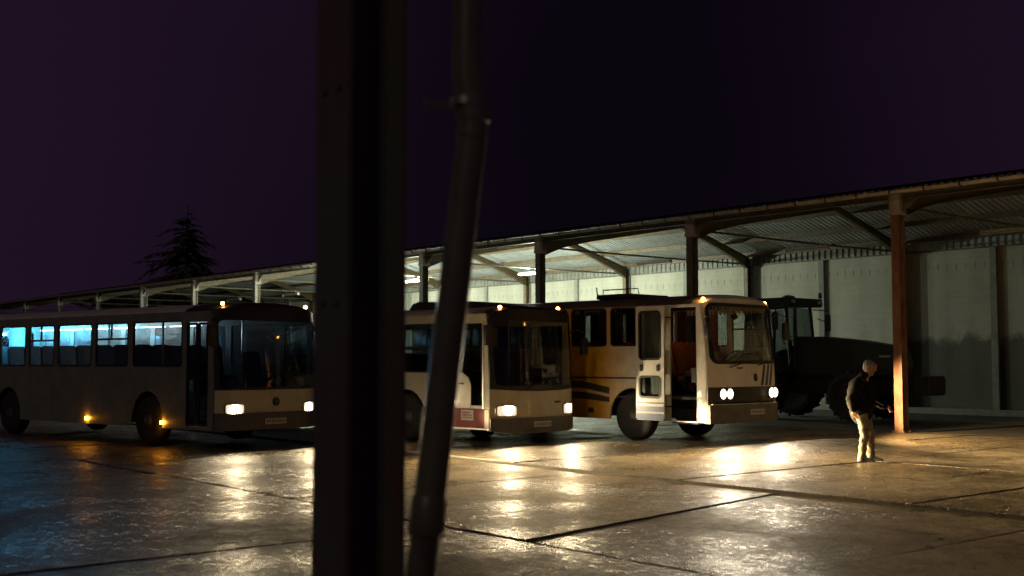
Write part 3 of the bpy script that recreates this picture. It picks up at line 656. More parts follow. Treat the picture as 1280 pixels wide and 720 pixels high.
# front door, two glazed leaves
for a0, a1 in ((-1.17, -.845), (-.815, -.49)):
    mb = MB(); oo, hh = ring_at(a0, .43, a1, 2.44, .05, .045); mb.plate(oo, hh, lambda a, b, t: (a, -1.245+t, b), .035); d = mb.build('door', M['black'], b1.t)
    mb = MB(); mb.plate(rr(a0+.04, .47, a1-.04, 2.40, .03), [], lambda a, b, t: (a, -1.232+t, b), .005); mb.build('door_glass', M['glass'], d)
    mb = MB(); mb.tube([(a1-.07, -1.22, 1.0), (a1-.07, -1.20, 1.05), (a1-.07, -1.20, 1.5), (a1-.07, -1.22, 1.55)], .012, 6); mb.build('door_handle', M['chrome'], d, True)
b1.roof(M['paleroof'], M['black'], -1.25); b1.rear(M['dullbody'], .4); b1.floor(.55, .36, AR1)
ws = rr(-1.17, 1.16, 1.17, 2.5, .1)
b1.front('front_panel', M['cream'], [(-1.25, .69), (1.25, .69), (1.25, 1.13), (-1.25, 1.13)], [rr(-1.22, .66+.04, -.72, .84, .04), rr(.72, .70, 1.22, .84, .04)][:0], 0)
b1.front('front_frame', M['black'], [(1.25, 1.131), (1.25, 2.6)]+b1.top_outline()+[(-1.25, 1.131)], [rr(-1.19, 1.18, 1.19, 2.48, .1)], .002)
b1.front('windscreen', M['glass'], rr(-1.19, 1.18, 1.19, 2.48, .1), [], -.012, .008)
b1.front('bumper', M['bumper'], [(-1.25, .36), (1.25, .36), (1.25, .688), (-1.25, .688)], [], .035, .09)
for y in (-.93, .92): headlight_rect(b1, y, .77, .34, .17)
mb = MB(); oo, hh = rr(-.085, .81, .085, .98, .08, 8), [rr(-.062, .833, .062, .957, .06, 8)]; mb.plate([(a+.02, b) for a, b in oo], [[(a+.02, b) for a, b in hh[0]]], b1.fr(.014), .012)
mb.plate(rr(-.03, .85, .0, .945, .01, 2), [], b1.fr(.012), .01); mb.plate(rr(.005, .90, .06, .945, .02, 3), [], b1.fr(.012), .01); mb.plate(rr(.005, .845, .065, .892, .02, 3), [], b1.fr(.012), .01)
mb.build('emblem', M['darkink'], b1.t)
plate_no(b1, -.26, .26, .46, .57, .045)
marker(b1, (b1.fx(1.1, 2.72)-.05, -1.08, 2.80), .034, 'amber'); marker(b1, (b1.fx(1.1, 2.72)-.05, 1.0, 2.80), .034, 'amber')
for x in (-4.67, -1.93): marker(b1, (x, -1.262, .47), .035, 'amber_s', 'side_marker', 'y', -.6)
wiper(b1, -.5, 1.14, .35, 1.62); wiper(b1, .75, 1.14, .2, 1.5)
for x, y in ((-2.5, -1.06), (-2.5, 1.06), (-8.05, -1.06), (-8.05, 1.06)): wheel(b1.t, x, y, .49, .28, -1 if y < 0 else 1)
mb = MB(); mb.box(-9.5, -8.75, -1.0, -.96, 2.30, 2.36); mb.build('added_door_light', M['cyan'], b1.t); glow('tube_light', b1.t, (-9.1, -.85, 2.2), 14, (.07, .50, 1.0), .2)  # added light in the unseen rear doorway, tints the ground blue
mb = MB(); mb.box(-9.5, -8.72, -.5, -.46, .62, 2.5); mb.build('door_screen', M['white'], b1.t)
b1.seats(SEAT_G, [-3.0-.74*i for i in range(10)], .92); b1.driver(.62, zd=1.02)
b1.mirror(-1, 2.5, .2, .42); b1.mirror(1, 2.4, .3, .42)
mb = MB(); mb.box(-10.9, -1.4, -.55, -.45, 2.60, 2.64); mb.box(-10.9, -1.4, .45, .55, 2.60, 2.64); mb.build('ceiling_rail', M['lining'], b1.t)
for a0, a1, mm in ((-11.0, -10.2, 'cyan'), (-10.1, -9.0, 'cyan'), (-8.8, -7.7, 'cyan2'), (-7.5, -6.6, 'cyan2'), (-6.4, -5.4, 'pale'), (-5.2, -4.0, 'pale')):
    mb = MB(); mb.box(a0, a1, 1.13, 1.165, 2.485, 2.51); it = mb.build('interior_tube', M[mm], b1.t)
    pw1 = {'cyan': 46, 'cyan2': 16, 'pale': 8}[mm]; glow('tube_light', b1.t, ((a0+a1)/2, .85, 2.42), pw1, {'cyan': (.12, .55, 1.0), 'cyan2': (.40, .75, 1.0), 'pale': (.75, .92, 1.0)}[mm], .22)
mb = MB(); mb.box(-3.05, -3.01, -.55, -.51, .6, 2.62); mb.box(-5.4, -5.36, -.35, -.31, .6, 2.62); mb.tube([(-1.3, .2, .6), (-1.3, .2, 2.6)], .018, 8); mb.build('grab_pole', M['chrome'], b1.t)

# ---- middle city bus: cream over red
b2 = Bus('city_bus', 'cream and red city bus behind the slanting downpipe', 'bus', (.60, 24.0), R(47), 1.25, 2.64, 2.84, 10.6, .26, .10)
AR2 = [(-2.72, .58, .52), (-8.2, .58, .52)]
zw0, zw1 = 1.46, 2.46
wins2 = [(-10.2, -8.8, None), (-8.65, -7.3, 1.98), (-7.15, -5.8, None), (-5.65, -4.3, 1.98), (-4.15, -2.95, None), (-2.8, -1.36, 1.98)]
qpoly = [(-1.28, 2.45), (-1.28, 1.46), (-1.02, 1.45), (-.86, 1.36), (-.79, 1.2), (-.79, .80), (-.47, .80), (-.47, 2.45)]
for sgn in (-1, 1):
    holes = [rr(a0, zw0, a1, zw1, .07) for a0, a1, s_ in wins2]+[qpoly]
    b2.side('body_side', M['cream'], sgn, b2.side_outline(.742, 2.64, [(c, r, z) for c, r, z in AR2]), holes)
    for a0, a1, s_ in wins2: b2.pane(sgn, a0, zw0, a1, zw1, .07, 'glass', .03, s_)
    b2.pane(sgn, 0, 0, 0, 0, poly=qpoly, g='glass')
    ol = [(-10.6, .34), (-10.6, .738)]+list(reversed(b2.front_edge(.34, .738, 2)))
    for c, r, z in AR2: ol += [(c+r, .34), (c+r, .52)]+[(c+r*cos(t), .52+r*sin(t)) for t in (.25, .38)]+[(c-r*cos(t), .52+r*sin(t)) for t in (.38, .25)]+[(c-r, .52), (c-r, .34)] if False else []
    # skirt pieces between the wheel arches
    for x0, x1 in ((-2.12, b2.fx(1.25, .5)), (-7.6, -3.32), (-10.6, -8.8)):
        b2.side('skirt_panel', M['red'], sgn, [(x0, .34), (x1, .34), (x1, .738), (x0, .738)], [], .003)
        b2.side('skirt_trim', M['chrome'], sgn, [(x0, .325), (x1, .325), (x1, .352), (x0, .352)], [], .016, .02)
    b2.side('pillar_trim', M['chrome'], sgn, [(-.455, .74), (-.425, .74), (-.425, 2.5), (-.455, 2.5)], [], .012, .012)
b2.side('corner_stripe', M['white'], -1, [(-.40, .36), (-.285, .36), (-.285, .73), (-.40, .73)], [], .006, .006)
# black band around the windows and door seam
mb = MB(); mb.plate([(-.80, .76), (-.79, .76), (-.79, .80), (-.80, .80)], [], lambda a, b, t: (a, -1.254+t, b), .01); mb.box(-1.33, -1.315, -1.256, -1.24, .36, 2.5); mb.build('door_seam', M['black'], b2.t)
mb = MB(); mb.plate(rr(-1.06, .50, -.70, .71, .004, 1), [], lambda a, b, t: (a, -1.262+t, b), .004); pn = mb.build('paper_notice', M['paper'], b2.t)
mb = MB(); nr = random.Random(11)
for z, hgt, x0, x1 in ((.655, .028, -1.02, -.78), (.605, .03, -1.02, -.86), (.60, .024, -.83, -.74), (.555, .022, -1.03, -.75)):
    x = x0
    while x < x1:
        w = nr.uniform(.018, .034); mb.box(x, x+w, -1.2645, -1.262, z-hgt/2*nr.uniform(.7, 1), z+hgt/2); x += w+.01
mb.build('notice_print', M['ink'], pn)
mb = MB(); mb.box(-1.16, -1.0, -1.27, -1.25, 1.22, 1.25); mb.build('handle', M['black'], b2.t)
b2.roof(M['cream'], M['black'], -.42); b2.rear(M['cream'], .4); b2.floor(.5, .36, AR2)
b2.front('front_panel', M['cream'], [(-1.25, .55), (-.3, .545), (.3, .545), (1.25, .55), (1.25, 1.13), (.6, 1.09), (0, 1.08), (-.6, 1.09), (-1.25, 1.13)], [])
b2.front('front_frame', M['black'], [(1.25, 1.132), (1.25, 2.6)]+b2.top_outline()+[(-1.25, 1.132), (-.6, 1.092), (0, 1.082), (.6, 1.092)], [rr(-1.18, 1.2, 1.18, 2.50, .12)], .002)
b2.front('windscreen', M['clear'], rr(-1.18, 1.2, 1.18, 2.50, .12), [], -.012, .008)
b2.front('bumper', M['bumper'], [(-1.25, .30), (-.8, .24), (.8, .24), (1.25, .30), (1.25, .548), (-1.25, .548)], [], .03, .1)
for y in (-.95, .90): headlight_rect(b2, y, .70, .40, .19)
plate_no(b2, -.26, .26, .36, .47, .04)
mb = MB(); x = .42
for w in (.03, .02, .03, .02, .03): mb.plate(rr(x, .83, x+w, .87, .005, 1), [], b2.fr(.006), .006); x += w+.012
mb.build('badge', M['darkink'], b2.t)
marker(b2, (b2.fx(1.0, 2.7)-.06, -1.0, 2.77), .034, 'amber'); marker(b2, (b2.fx(1.0, 2.7)-.06, .78, 2.80), .034, 'amber')
wiper(b2, -.45, 1.12, .4, 1.45); wiper(b2, .8, 1.12, .1, 1.3)
for x, y in ((-2.72, -1.06), (-2.72, 1.06), (-8.2, -1.06), (-8.2, 1.06)): wheel(b2.t, x, y, .5, .28, -1 if y < 0 else 1)
b2.seats(SEAT_G, [-3.4-.78*i for i in range(8)], .75); b2.driver(.55, zd=1.0)
b2.mirror(-1, 2.52, .26, .4, .3); b2.mirror(1, 2.3, .28, .36, .2)
# low pod on the roof
mb = MB(); prof = [(-3.15, 2.76), (-3.0, 2.93), (-2.8, 2.97), (-1.2, 2.93), (-.75, 2.86), (-.7, 2.78)]
mb.plate(prof, [], lambda a, b, t: (a, -.85+t, b), 1.7); mb.build('roof_pod', M['black'], b2.t, bevel=.03)
for y in (-.5, .35): mb = MB(); mb.tube([(-1.25, y, .55), (-1.25, y, 2.62)], .018, 8); mb.build('grab_pole', M['chrome'], b2.t, True)

# ---- coach: cream front, yellow side, door standing open
b3 = Bus('coach', 'yellow and cream coach with its front door standing open', 'bus', (4.95, 24.50), R(45), 1.25, 2.86, 3.10, 9.4, .16, .16, 5)
AR3 = [(-2.13, .60, .52), (-7.0, .60, .52)]
w30, w31 = 2.02, 2.84
wins3 = [(-9.1, -7.75), (-7.6, -6.4), (-6.25, -5.05), (-4.9, -3.98), (-3.85, -2.83), (-2.70, -1.90), (-1.78, -1.36)]
for sgn in (-1, 1):
    ws_ = wins3 if sgn > 0 else wins3[:-1]
    holes = [rr(a0, w30, a1, w31, .09) for a0, a1 in ws_]
    if sgn < 0: holes.append([(-1.10, .46), (-.41, .46), (-.43, 2.80), (-1.10, 2.80)])
    else: holes.append(rr(-1.24, 1.6, -.27, w31, .08))
    b3.side('body_side', M['coach'], sgn, b3.side_outline(.44, 2.86, AR3), holes)
    for a0, a1 in ws_: b3.pane(sgn, a0, w30, a1, w31, .09, 'darkglass' if a1 < -3 else 'glass', .04)
    if sgn > 0: b3.pane(1, -1.24, 1.6, -.27, w31, .08, 'clear', .03, 2.4)
    b3.side('belt_trim', M['stripe'], sgn, [(-9.4, 1.31), (-2.9+1.05, 1.31), (-1.85, 1.345), (-9.4, 1.345)], [], .012, .016)
for pol, mm in (([(-9.3, 1.26), (-3.5, 1.25), (-2.75, 1.12), (-2.75, .98), (-3.5, 1.10), (-9.3, 1.10)], 'stripe'), ([(-9.3, 1.02), (-3.5, 1.01), (-2.75, .91), (-2.75, .80), (-3.5, .86), (-9.3, .86)], 'stripe'),
                ([(-9.3, 1.085), (-3.5, 1.075), (-2.75, .96), (-2.75, .94), (-3.5, 1.045), (-9.3, 1.055)], 'white')):
    b3.side('side_stripe', M[mm], -1, pol, [], .005, .006)
mb = MB(); mb.plate(rr(-3.36, .56, -3.2, .67, .02), [], lambda a, b, t: (a, -1.262+t, b), .02); mb.build('filler_flap', M['stripe'], b3.t)
b3.roof(M['coachroof'], M['coachcream'], -.55); b3.rear(M['coach'], .45); b3.floor(.95, .44, AR3)
# step well
mb = MB(); mb.box(-1.1, -.41, -1.2, -.55, .40, .45); mb.box(-1.1, -.41, -.95, -.55, .46, .70); mb.box(-1.1, -.41, -.75, -.5, .70, .93); mb.build('step', M['floor'], b3.t)
mb = MB(); mb.box(-1.1, -.41, -1.262, -1.2, .435, .458); mb.build('sill', M['chrome'], b3.t)
mb = MB(); mb.tube([(-.42, -1.235, .48), (-.43, -1.235, 2.78)], .016, 6); mb.build('door_post_trim', M['chrome'], b3.t, True)
mb = MB(); mb.tube([(-.98, -.95, 1.1), (-.95, -.9, 1.75), (-.75, -.8, 1.72), (-.55, -.75, 1.5)], .016, 8); mb.tube([(-.95, -.9, 1.45), (-.6, -.78, 1.42)], .014, 8); mb.build('grab_rail', M['black'], b3.t, True)
# the open door, swung out alongside the body
DY = -1.42
dr = bpy.data.objects.new('door', None); COL.objects.link(dr); dr.parent = b3.t
mb = MB(); mb.plate(rr(-1.87, .46, -1.13, 2.84, .05), [rr(-1.79, 1.72, -1.21, 2.74, .09), rr(-1.79, .92, -1.21, 1.38, .09)], lambda a, b, t: (a, DY+t, b), .045); mb.build('door_panel', M['coachcream'], dr)
for z0, z1 in ((1.72, 2.74), (.92, 1.38)):
    mb = MB(); oo, hh = ring_at(-1.80, z0-.01, -1.20, z1+.01, .1, .045); mb.plate(oo, hh, lambda a, b, t: (a, DY-.006+t, b), .055); mb.build('door_seal', M['black'], dr)
    mb = MB(); mb.plate(rr(-1.79, z0, -1.21, z1, .09), [], lambda a, b, t: (a, DY+.02+t, b), .006); mb.build('door_glass', M['glass'], dr)
for x in (-1.72, -1.28): mb = MB(); mb.plate(rr(x-.03, 1.48, x+.03, 1.62, .02), [], lambda a, b, t: (a, DY-.025+t, b), .026); mb.build('door_handle', M['black'], dr)
for z0, z1, mm in ((.47, .60, 'blue'), (.60, .635, 'white'), (.635, .745, 'blue'), (.745, .775, 'white'), (.80, .835, 'stripe')):
    mb = MB(); mb.plate([(-1.86, z0), (-1.14, z0), (-1.14, z1), (-1.86, z1)], [], lambda a, b, t: (a, DY-.004+t, b), .005); mb.build('door_stripe', M[mm], dr)
mb = MB(); mb.tube([(-1.15, DY+.03, 2.6), (-1.05, -1.2, 2.6)], .015, 6); mb.tube([(-1.15, DY+.03, .75), (-1.05, -1.2, .75)], .015, 6); mb.build('door_arm', M['black'], dr)
# front
b3.front('front_panel', M['coachcream'], [(-1.25, 1.16), (1.25, 1.16), (1.25, 2.8)]+b3.top_outline()+[(-1.25, 2.8)], [rr(-1.16, 1.66, 1.16, 2.86, .16, 6)])
oo, hh = ring_at(-1.19, 1.63, 1.19, 2.89, .18, .07); b3.front('windscreen_seal', M['black'], oo, hh, .014, .04)
b3.front('windscreen', M['clear'], rr(-1.16, 1.66, 1.16, 2.86, .16, 6), [], -.012, .008)
b3.front('grille', M['stripe'], [(-1.25, .85), (1.25, .85), (1.25, 1.158), (-1.25, 1.158)], [], -.015, .03)
mb = MB()
for i in range(6): z = .88+.047*i; mb.plate([(-.52, z), (.52, z), (.52, z+.02), (-.52, z+.02)], [], b3.fr(.004), .02, b3.CUTS)
mb.build('grille_bars', M['black'], b3.t)
b3.front('bumper', M['bumper'], [(-1.25, .42), (1.25, .42), (1.25, .80), (-1.25, .80)], [], .06, .12)
b3.front('bumper_trim', M['chrome'], [(-1.2, .802), (1.2, .802), (1.2, .82), (-1.2, .82)], [], .05, .03)
for yc in (-.80, .98):
    for dy in (-.106, .106):
        o = bpy.data.objects.new('headlight', None); COL.objects.link(o); o.parent = b3.t
        y = yc+dy*(1 if yc > 0 else 1); x = b3.fx(y, 1.02)
        mb = MB(); mb.lathe([(.015, .025), (.06, .02), (.10, .004), (.103, -.01)], 20, (x+.01, y, 1.02), 'x'); mb.build('lens', M['hl2'], o, True)
        mb = MB(); mb.lathe([(.103, .0), (.106, .012), (.114, .008), (.115, -.03), (.103, -.03)], 20, (x+.008, y, 1.02), 'x'); mb.build('bezel', M['chrome'], o, True)
plate_no(b3, -.05, .47, .58, .69, .07)
mb = MB(); mb.plate(rr(.19, 1.27, .31, 1.43, .05, 5), [rr(.215, 1.295, .285, 1.405, .03, 4)], b3.fr(.012), .012); mb.plate([(.225, 1.30), (.275, 1.30), (.25, 1.40)], [], b3.fr(.01), .01); mb.build('emblem', M['darkink'], b3.t)
for i, mm in enumerate(('stripe', 'blue', 'stripe')):
    y = .56+.17*i; b3.front('front_stripe', M[mm], [(y-.12, 1.18), (y-.02, 1.18), (y+.10, 1.62), (y+.02, 1.62)], [], .005, .006)
mb = MB(); x = -.42
for w in (.03, .025, .03, .025, .03, .02): mb.plate(rr(x, 1.53, x+w, 1.565, .005, 1), [], b3.fr(.006), .006); x += w+.01
mb.build('badge', M['darkink'], b3.t)
wiper(b3, -.72, 1.56, .05, 1.70, .045); wiper(b3, .3, 1.60, .95, 1.72, .045)
marker(b3, (b3.fx(1.25, 2.9)+.03, -1.17, 2.95), .045, 'amber'); marker(b3, (b3.fx(1.2, 2.9)-.02, 1.12, 2.95), .034, 'amber')
mb = MB(); mb.plate(rr(-.55, .93, -.30, 1.09, .03), [], lambda a, b, t: (a, 1.253+.02-t, b), .03); mb.build('added_indicator', M['amber'], b3.t)  # added amber lamp on the unseen side, put in to light the post
for x, y in ((-2.13, -1.05), (-2.13, 1.05), (-7.0, -1.05), (-7.0, 1.05)): wheel(b3.t, x, y, .52, .28, -1 if y < 0 else 1)
b3.seats(SEAT_O, [-1.9-.8*i for i in range(8)], 1.0, (-.85, -.4, .4, .85)); b3.driver(1.0, zd=1.55)
b3.mirror(-1, 2.55, .05, .3, .22); b3.mirror(1, 2.65, .28, .4, .25)
def curtain(a0, a1, z0, z1, y, m, fall=.02):
    mb = MB(); nn = max(6, int((a1-a0)/.035)); rows_ = [[(a0+(a1-a0)*i/nn, y+fall*sin(i*1.9), z) for i in range(nn+1)] for z in (z0, (z0+z1)/2, z1)]; mb.grid(rows_); return mb.build('curtain', M[m], b3.t)
for a0, a1 in wins3[:-1]:
    for y in (-1.17, 1.17):
        curtain(a0-.02, a0+.34*(a1-a0), w30, w31, y, 'curtain'); curtain(a1-.3*(a1-a0), a1+.02, w30, w31, y, 'curtain')
curtain(-1.80, -1.56, 1.95, 2.82, 1.16, 'curtain_o')
mb = MB()    # fringe along the top of windscreen and far window
for i in range(24):
    y = -1.1+i*.092; mb.ngon([(b3.fx(y, 2.8)-.1, y, 2.84), (b3.fx(y, 2.8)-.1, y+.085, 2.84), (b3.fx(y, 2.8)-.1, y+.07, 2.75), (b3.fx(y, 2.8)-.1, y+.043, 2.73), (b3.fx(y, 2.8)-.1, y+.015, 2.75)])
for i in range(20):
    x = -2.4+i*.1; mb.ngon([(x, 1.1, 2.84), (x+.09, 1.1, 2.84), (x+.075, 1.1, 2.74), (x+.045, 1.1, 2.72), (x+.015, 1.1, 2.74)])
mb.build('curtain_fringe', M['lace'], b3.t)
mb = MB(); mb.lathe([(.09, 0), (.08, -.03), (.03, -.045)], 16, (-1.7, 0, 2.98), 'z'); mb.build('dome_lamp', M['warm'], b3.t, True)
mb = MB(); mb.tube([(-.55, .3, 2.78), (-.55, .3, 2.72)], .006, 6); mb.lathe([(.02, .07), (.075, .03), (.085, 0), (.06, -.05), (.02, -.075)], 12, (-.55, .3, 2.65), 'z'); mb.build('hanging_charm', M['black'], b3.t, True)
mb = MB(); mb.box(-3.6, -2.6, -.7, .7, 3.08, 3.19); mb.build('roof_hatch', M['black'], b3.t, bevel=.03)
mb = MB(); mb.tube([(-3.45, -.8, 3.08), (-3.5, -.8, 3.35)], .014, 6); mb.tube([(-3.3, -.8, 3.08), (-3.3, -.8, 3.28), (-2.3, -.8, 3.28), (-2.25, -.8, 3.06)], .014, 6); mb.build('roof_rail', M['black'], b3.t, True)

# headlight beams of the three buses
WARM, WHITE = (1.0, .78, .46), (1.0, .85, .62)
for b, ys, z, k, c in ((b1, (-.93, .92), .77, 1.0, WARM), (b2, (-.95, .90), .70, 1.0, WARM), (b3, (-.80, .98), 1.02, 1.0, WHITE)):
    for y in ys:
        x = b.fx(y, z)+.09
        o = spot('headlight_beam', b.t, (x, y, z), (1, 0, -.06), {b1: 6000, b2: 8000, b3: 5000}[b]*k, 66, 1.0, (1.0, .71, .34), .07); o.scale = (1, .3, 1)
        spot('headlight_spill', b.t, (x, y, z), (1, -.08, -.10), {b1: 42, b2: 62, b3: 85}[b]*k, 122, .07, c, .07)

spot('added_side_spot', b3.t, (b3.fx(1.0, 1.0)+.09, 1.08, 1.0), (1, .62, -.06), 3000, 124, .3, (1.0, .68, .31), .06).scale = (1, .25, 1)  # added sideways spot beside the real headlights, lights the post and ground

# ------------------------------------------------------------------ tractor inside the shed
tp = yard(-7.1, 4.5)
tr = thing('tractor', 'big dark tractor parked under the shed by the back wall', 'tractor', tp, YAW+R(3))
# local: x forward (front axle at x=2.75), y left, rear axle at 0
def twheel(x, y, r, w, sgn):
    t = bpy.data.objects.new('wheel', None); COL.objects.link(t); t.parent = tr; t.location = (x, y, r)
    mb = MB(); mb.lathe([(r*.55, -w*.45), (r*.8, -w*.52), (r*.93, -w*.5), (r*.95, -w*.3), (r*.96, 0), (r*.95, w*.3), (r*.93, w*.5), (r*.8, w*.52), (r*.55, w*.45)], 36)
    nl = 18
    for i in range(nl*2):
        a = 2*pi*i/(nl*2); s_ = 1 if i % 2 else -1
        T = Matrix.Rotation(-a, 4, 'Y') @ Matrix.Translation((r*.955, 0, 0)) @ Matrix.Rotation(s_*.5, 4, 'X')
        mb.box(-.02, r*.045, (0 if s_ > 0 else -w*.5), (w*.5 if s_ > 0 else 0), -.035, .035, T)
    mb.build('tyre', M['rubber'], t, False)
    mb = MB(); mb.lathe([(a, sgn*h) for a, h in ((r*.56, w*.42), (r*.53, w*.40), (r*.48, w*.15), (r*.26, w*.12), (r*.22, w*.25), (r*.1, w*.27), (.02, w*.27))], 24); mb.build('rim', M['rim'], t, True)
for s_ in (-1, 1): twheel(0, s_*.98, .98, .62, s_); twheel(3.2, s_*.95, .70, .50, s_)
mb = MB(); hood = [(.95, 1.25), (.95, 2.44), (1.8, 2.42), (3.0, 2.30), (3.95, 2.14), (4.28, 1.98), (4.38, 1.6), (4.28, 1.25)]
mb.plate(hood, [], lambda a, b, t: (a, -.42+t, b), .84); mb.build('hood', M['tractor'], tr, bevel=.06)
mb = MB(); 
for s_ in (-1, 1): mb.plate(rr(3.75, 1.80, 4.1, 1.85, .02), [], lambda a, b, t: (a, s_*.422+t*s_, b), .01)
mb.build('hood_lamp', M['chrome'], tr)
mb = MB(); mb.box(-.4, 4.1, -.3, .3, .72, 1.27); mb.box(3.05, 3.35, -.75, .75, .58, .82); mb.box(-.15, .15, -.75, .75, .8, 1.15); mb.build('chassis', M['tractordark'], tr, bevel=.03)
mb = MB(); mb.box(4.4, 5.2, -.55, .55, .74, 1.28); mb.box(4.1, 4.5, -.2, .2, .8, 1.1); 
for i in range(6): mb.box(5.21, 5.25, -.5+i*.18, -.38+i*.18, .78, 1.24)
mb.build('front_weight', M['weight'], tr, bevel=.02)
# cab
for (x, y, xt) in ((-.62, -.78, -.55), (-.62, .78, -.55), (.98, -.66, .82), (.98, .66, .82), (.2, -.82, .18), (.2, .82, .18)):
    mb = MB(); mb.tube([(x, y, 1.55), (xt, y*.97, 3.34)], .055, 6); mb.build('cab_post', M['tractordark'], tr)
mb = MB(); mb.plate(rr(-.85, 3.34, 1.12, 3.60, .08), [], lambda a, b, t: (a, -.88+t, b), 1.76); mb.build('cab_roof', M['tractordark'], tr, bevel=.06)
mb = MB(); mb.box(-.65, 1.0, -.78, .78, 1.3, 1.6); mb.build('cab_base', M['tractor'], tr, bevel=.04)
for s_ in (-1, 1):
    mb = MB(); mb.plate([(-.58, 1.62), (.96, 1.62), (.82, 3.32), (-.52, 3.32)], [], lambda a, b, t: (a, s_*(.77-t*.5), b), .008); mb.build('cab_window', M['glass'], tr)
    mb = MB(); pts = [(cos(t)*1.08, .98+sin(t)*1.1) for t in [R(20+14*k) for k in range(11)]]
    inn = [(cos(t)*1.03, .98+sin(t)*1.05) for t in [R(160-14*k) for k in range(11)]]
    mb.plate(pts+inn, [], lambda a, b, t: (a, s_*(1.3-t), b), .6); mb.build('fender', M['tractor'], tr)
    mb = MB(); mb.tube([(.85, s_*.8, 3.28), (.95, s_*1.3, 3.26), (.95, s_*1.42, 3.22)], .02, 6); mb.plate(rr(-.11, 2.62, .11, 3.14, .05), [], lambda a, b, t: (.93+t, s_*1.42+a, b), .07); mb.tube([(.95, s_*1.42, 3.22), (.95, s_*1.42, 3.1)], .015, 6); mb.build('mirror', M['black'], tr)
mb = MB(); mb.plate([(-.62, 1.9), (.62, 1.9), (.62, 3.3), (-.62, 3.3)], [], lambda a, b, t: (.96-.14*(b-1.62)/1.7-t, a, b), .008); mb.build('cab_windscreen', M['glass'], tr)
mb = MB(); mb.plate([(-.7, 1.7), (.7, 1.7), (.7, 3.3), (-.7, 3.3)], [], lambda a, b, t: (-.6+t, a, b), .008); mb.build('cab_rear_window', M['glass'], tr)
inst('driver_seat', SEAT_G, tr, (-.1, 0, 1.5))
mb = MB(); c = Vector((.5, 0, 2.35)); mb.tube([c+Matrix.Rotation(R(-35), 3, 'Y') @ Vector((.2*cos(2*pi*k/16), .2*sin(2*pi*k/16), 0)) for k in range(17)], .016, 6); mb.tube([c, (.75, 0, 1.7)], .04, 6); mb.build('steering_wheel', M['black'], tr)
mb = MB(); mb.tube([(.95, .82, 3.45), (1.05, .86, 3.5), (1.05, .86, 3.62)], .018, 6); mb.lathe([(.06, .0), (.062, .12), (.04, .17), (.01, .18)], 12, (1.05, .86, 3.62), 'z'); mb.build('beacon', mat('dull amber plastic', (.22, .06, .01), .3), tr)
mb = MB(); mb.lathe([(.22, 0), (.2, .07), (.08, .11)], 14, (.55, -.1, 3.6), 'z'); mb.build('roof_dome', mat('yellow plastic dome', (.22, .19, .05), .5), tr)
for y in (-.7, .7): mb = MB(); mb.box(1.08, 1.14, y-.09, y+.09, 3.44, 3.53); mb.build('work_lamp', M['chrome'], tr)
mb = MB(); mb.tube([(1.1, -.58, 1.4), (1.1, -.6, 3.0)], .05, 8); mb.tube([(1.05, .75, 1.6), (1.25, .85, 1.9), (1.22, .85, 2.9), (1.0, .78, 3.0)], .02, 6); mb.build('exhaust_stack', M['tractordark'], tr, True)
for i in range(3): mb = MB(); mb.box(.45, .95, -1.05+.02*i, -.78, .55+.3*i, .6+.3*i); mb.build('step', M['tractordark'], tr)

# ------------------------------------------------------------------ the man
def blob(parts, voxel, name, m, parent, disp=0, dscale=8, smooth_it=4, seed=0):
    """union of tapered capsules, remeshed to one continuous skin"""
    bm = bmesh.new()
    for p0, r0, p1, r1 in parts:
        p0, p1 = Vector(p0), Vector(p1); d = p1-p0; L = max(d.length, 1e-4)
        q = d.to_track_quat('Z', 'Y') if d.length > 1e-4 else Matrix.Identity(3).to_quaternion()
        n = 14; rings = []
        for k in range(5): t = -pi/2+pi/2*k/4.0001; rings.append((r0*cos(t), r0*sin(t)))
        for k in range(5): t = pi/2*k/4.0001; rings.append((r1*cos(t), L+r1*sin(t)))
        prev = None
        for r, z in rings:
            r = max(r, .0006); ring = [bm.verts.new(p0+q @ Vector((r*cos(2*pi*i/n), r*sin(2*pi*i/n), z))) for i in range(n)]
            if prev:
                for i in range(n): bm.faces.new((prev[i], prev[(i+1) % n], ring[(i+1) % n], ring[i]))
            else: bm.faces.new(ring[::-1])
            prev = ring
        bm.faces.new(prev)
    bmesh.ops.recalc_face_normals(bm, faces=bm.faces[:])
    me = bpy.data.meshes.new(name); bm.to_mesh(me); bm.free()
    o = bpy.data.objects.new(name, me); COL.objects.link(o)
    md = o.modifiers.new('r', 'REMESH'); md.mode = 'VOXEL'; md.voxel_size = voxel
    ms = o.modifiers.new('s', 'SMOOTH'); ms.iterations = smooth_it; ms.factor = .5
    dg = bpy.context.evaluated_depsgraph_get(); me2 = bpy.data.meshes.new_from_object(o.evaluated_get(dg)); o.modifiers.clear(); o.data = me2
    bpy.data.meshes.remove(me); me2.name = name
    if disp:
        ns = [v.normal.copy() for v in me2.vertices]
        for v, nn in zip(me2.vertices, ns):
            c = v.co; w = noise.noise(Vector((c.x*dscale, c.y*dscale, c.z*dscale*1.6+seed)))
            w += .5*noise.noise(Vector((c.x*dscale*2.3+5, c.y*dscale*2.3, c.z*dscale*3+seed)))
            v.co = c+nn*w*disp
    me2.materials.clear(); me2.materials.append(m); me2.polygons.foreach_set('use_smooth', [True]*len(me2.polygons)); o.parent = parent; return o
man = thing('person', 'grey haired person in black jacket and beige trousers walking with a stick', 'person', (5.93, 19.84, -.01), R(-24))
HD = Vector((.115, 0, 1.59))
def hd(x, y, z, rr_=0): # head-local, tilted forward and down
    v = Vector((x, y, z)); v.rotate(Matrix.Rotation(R(17), 3, 'Y')); return HD+v
body = []
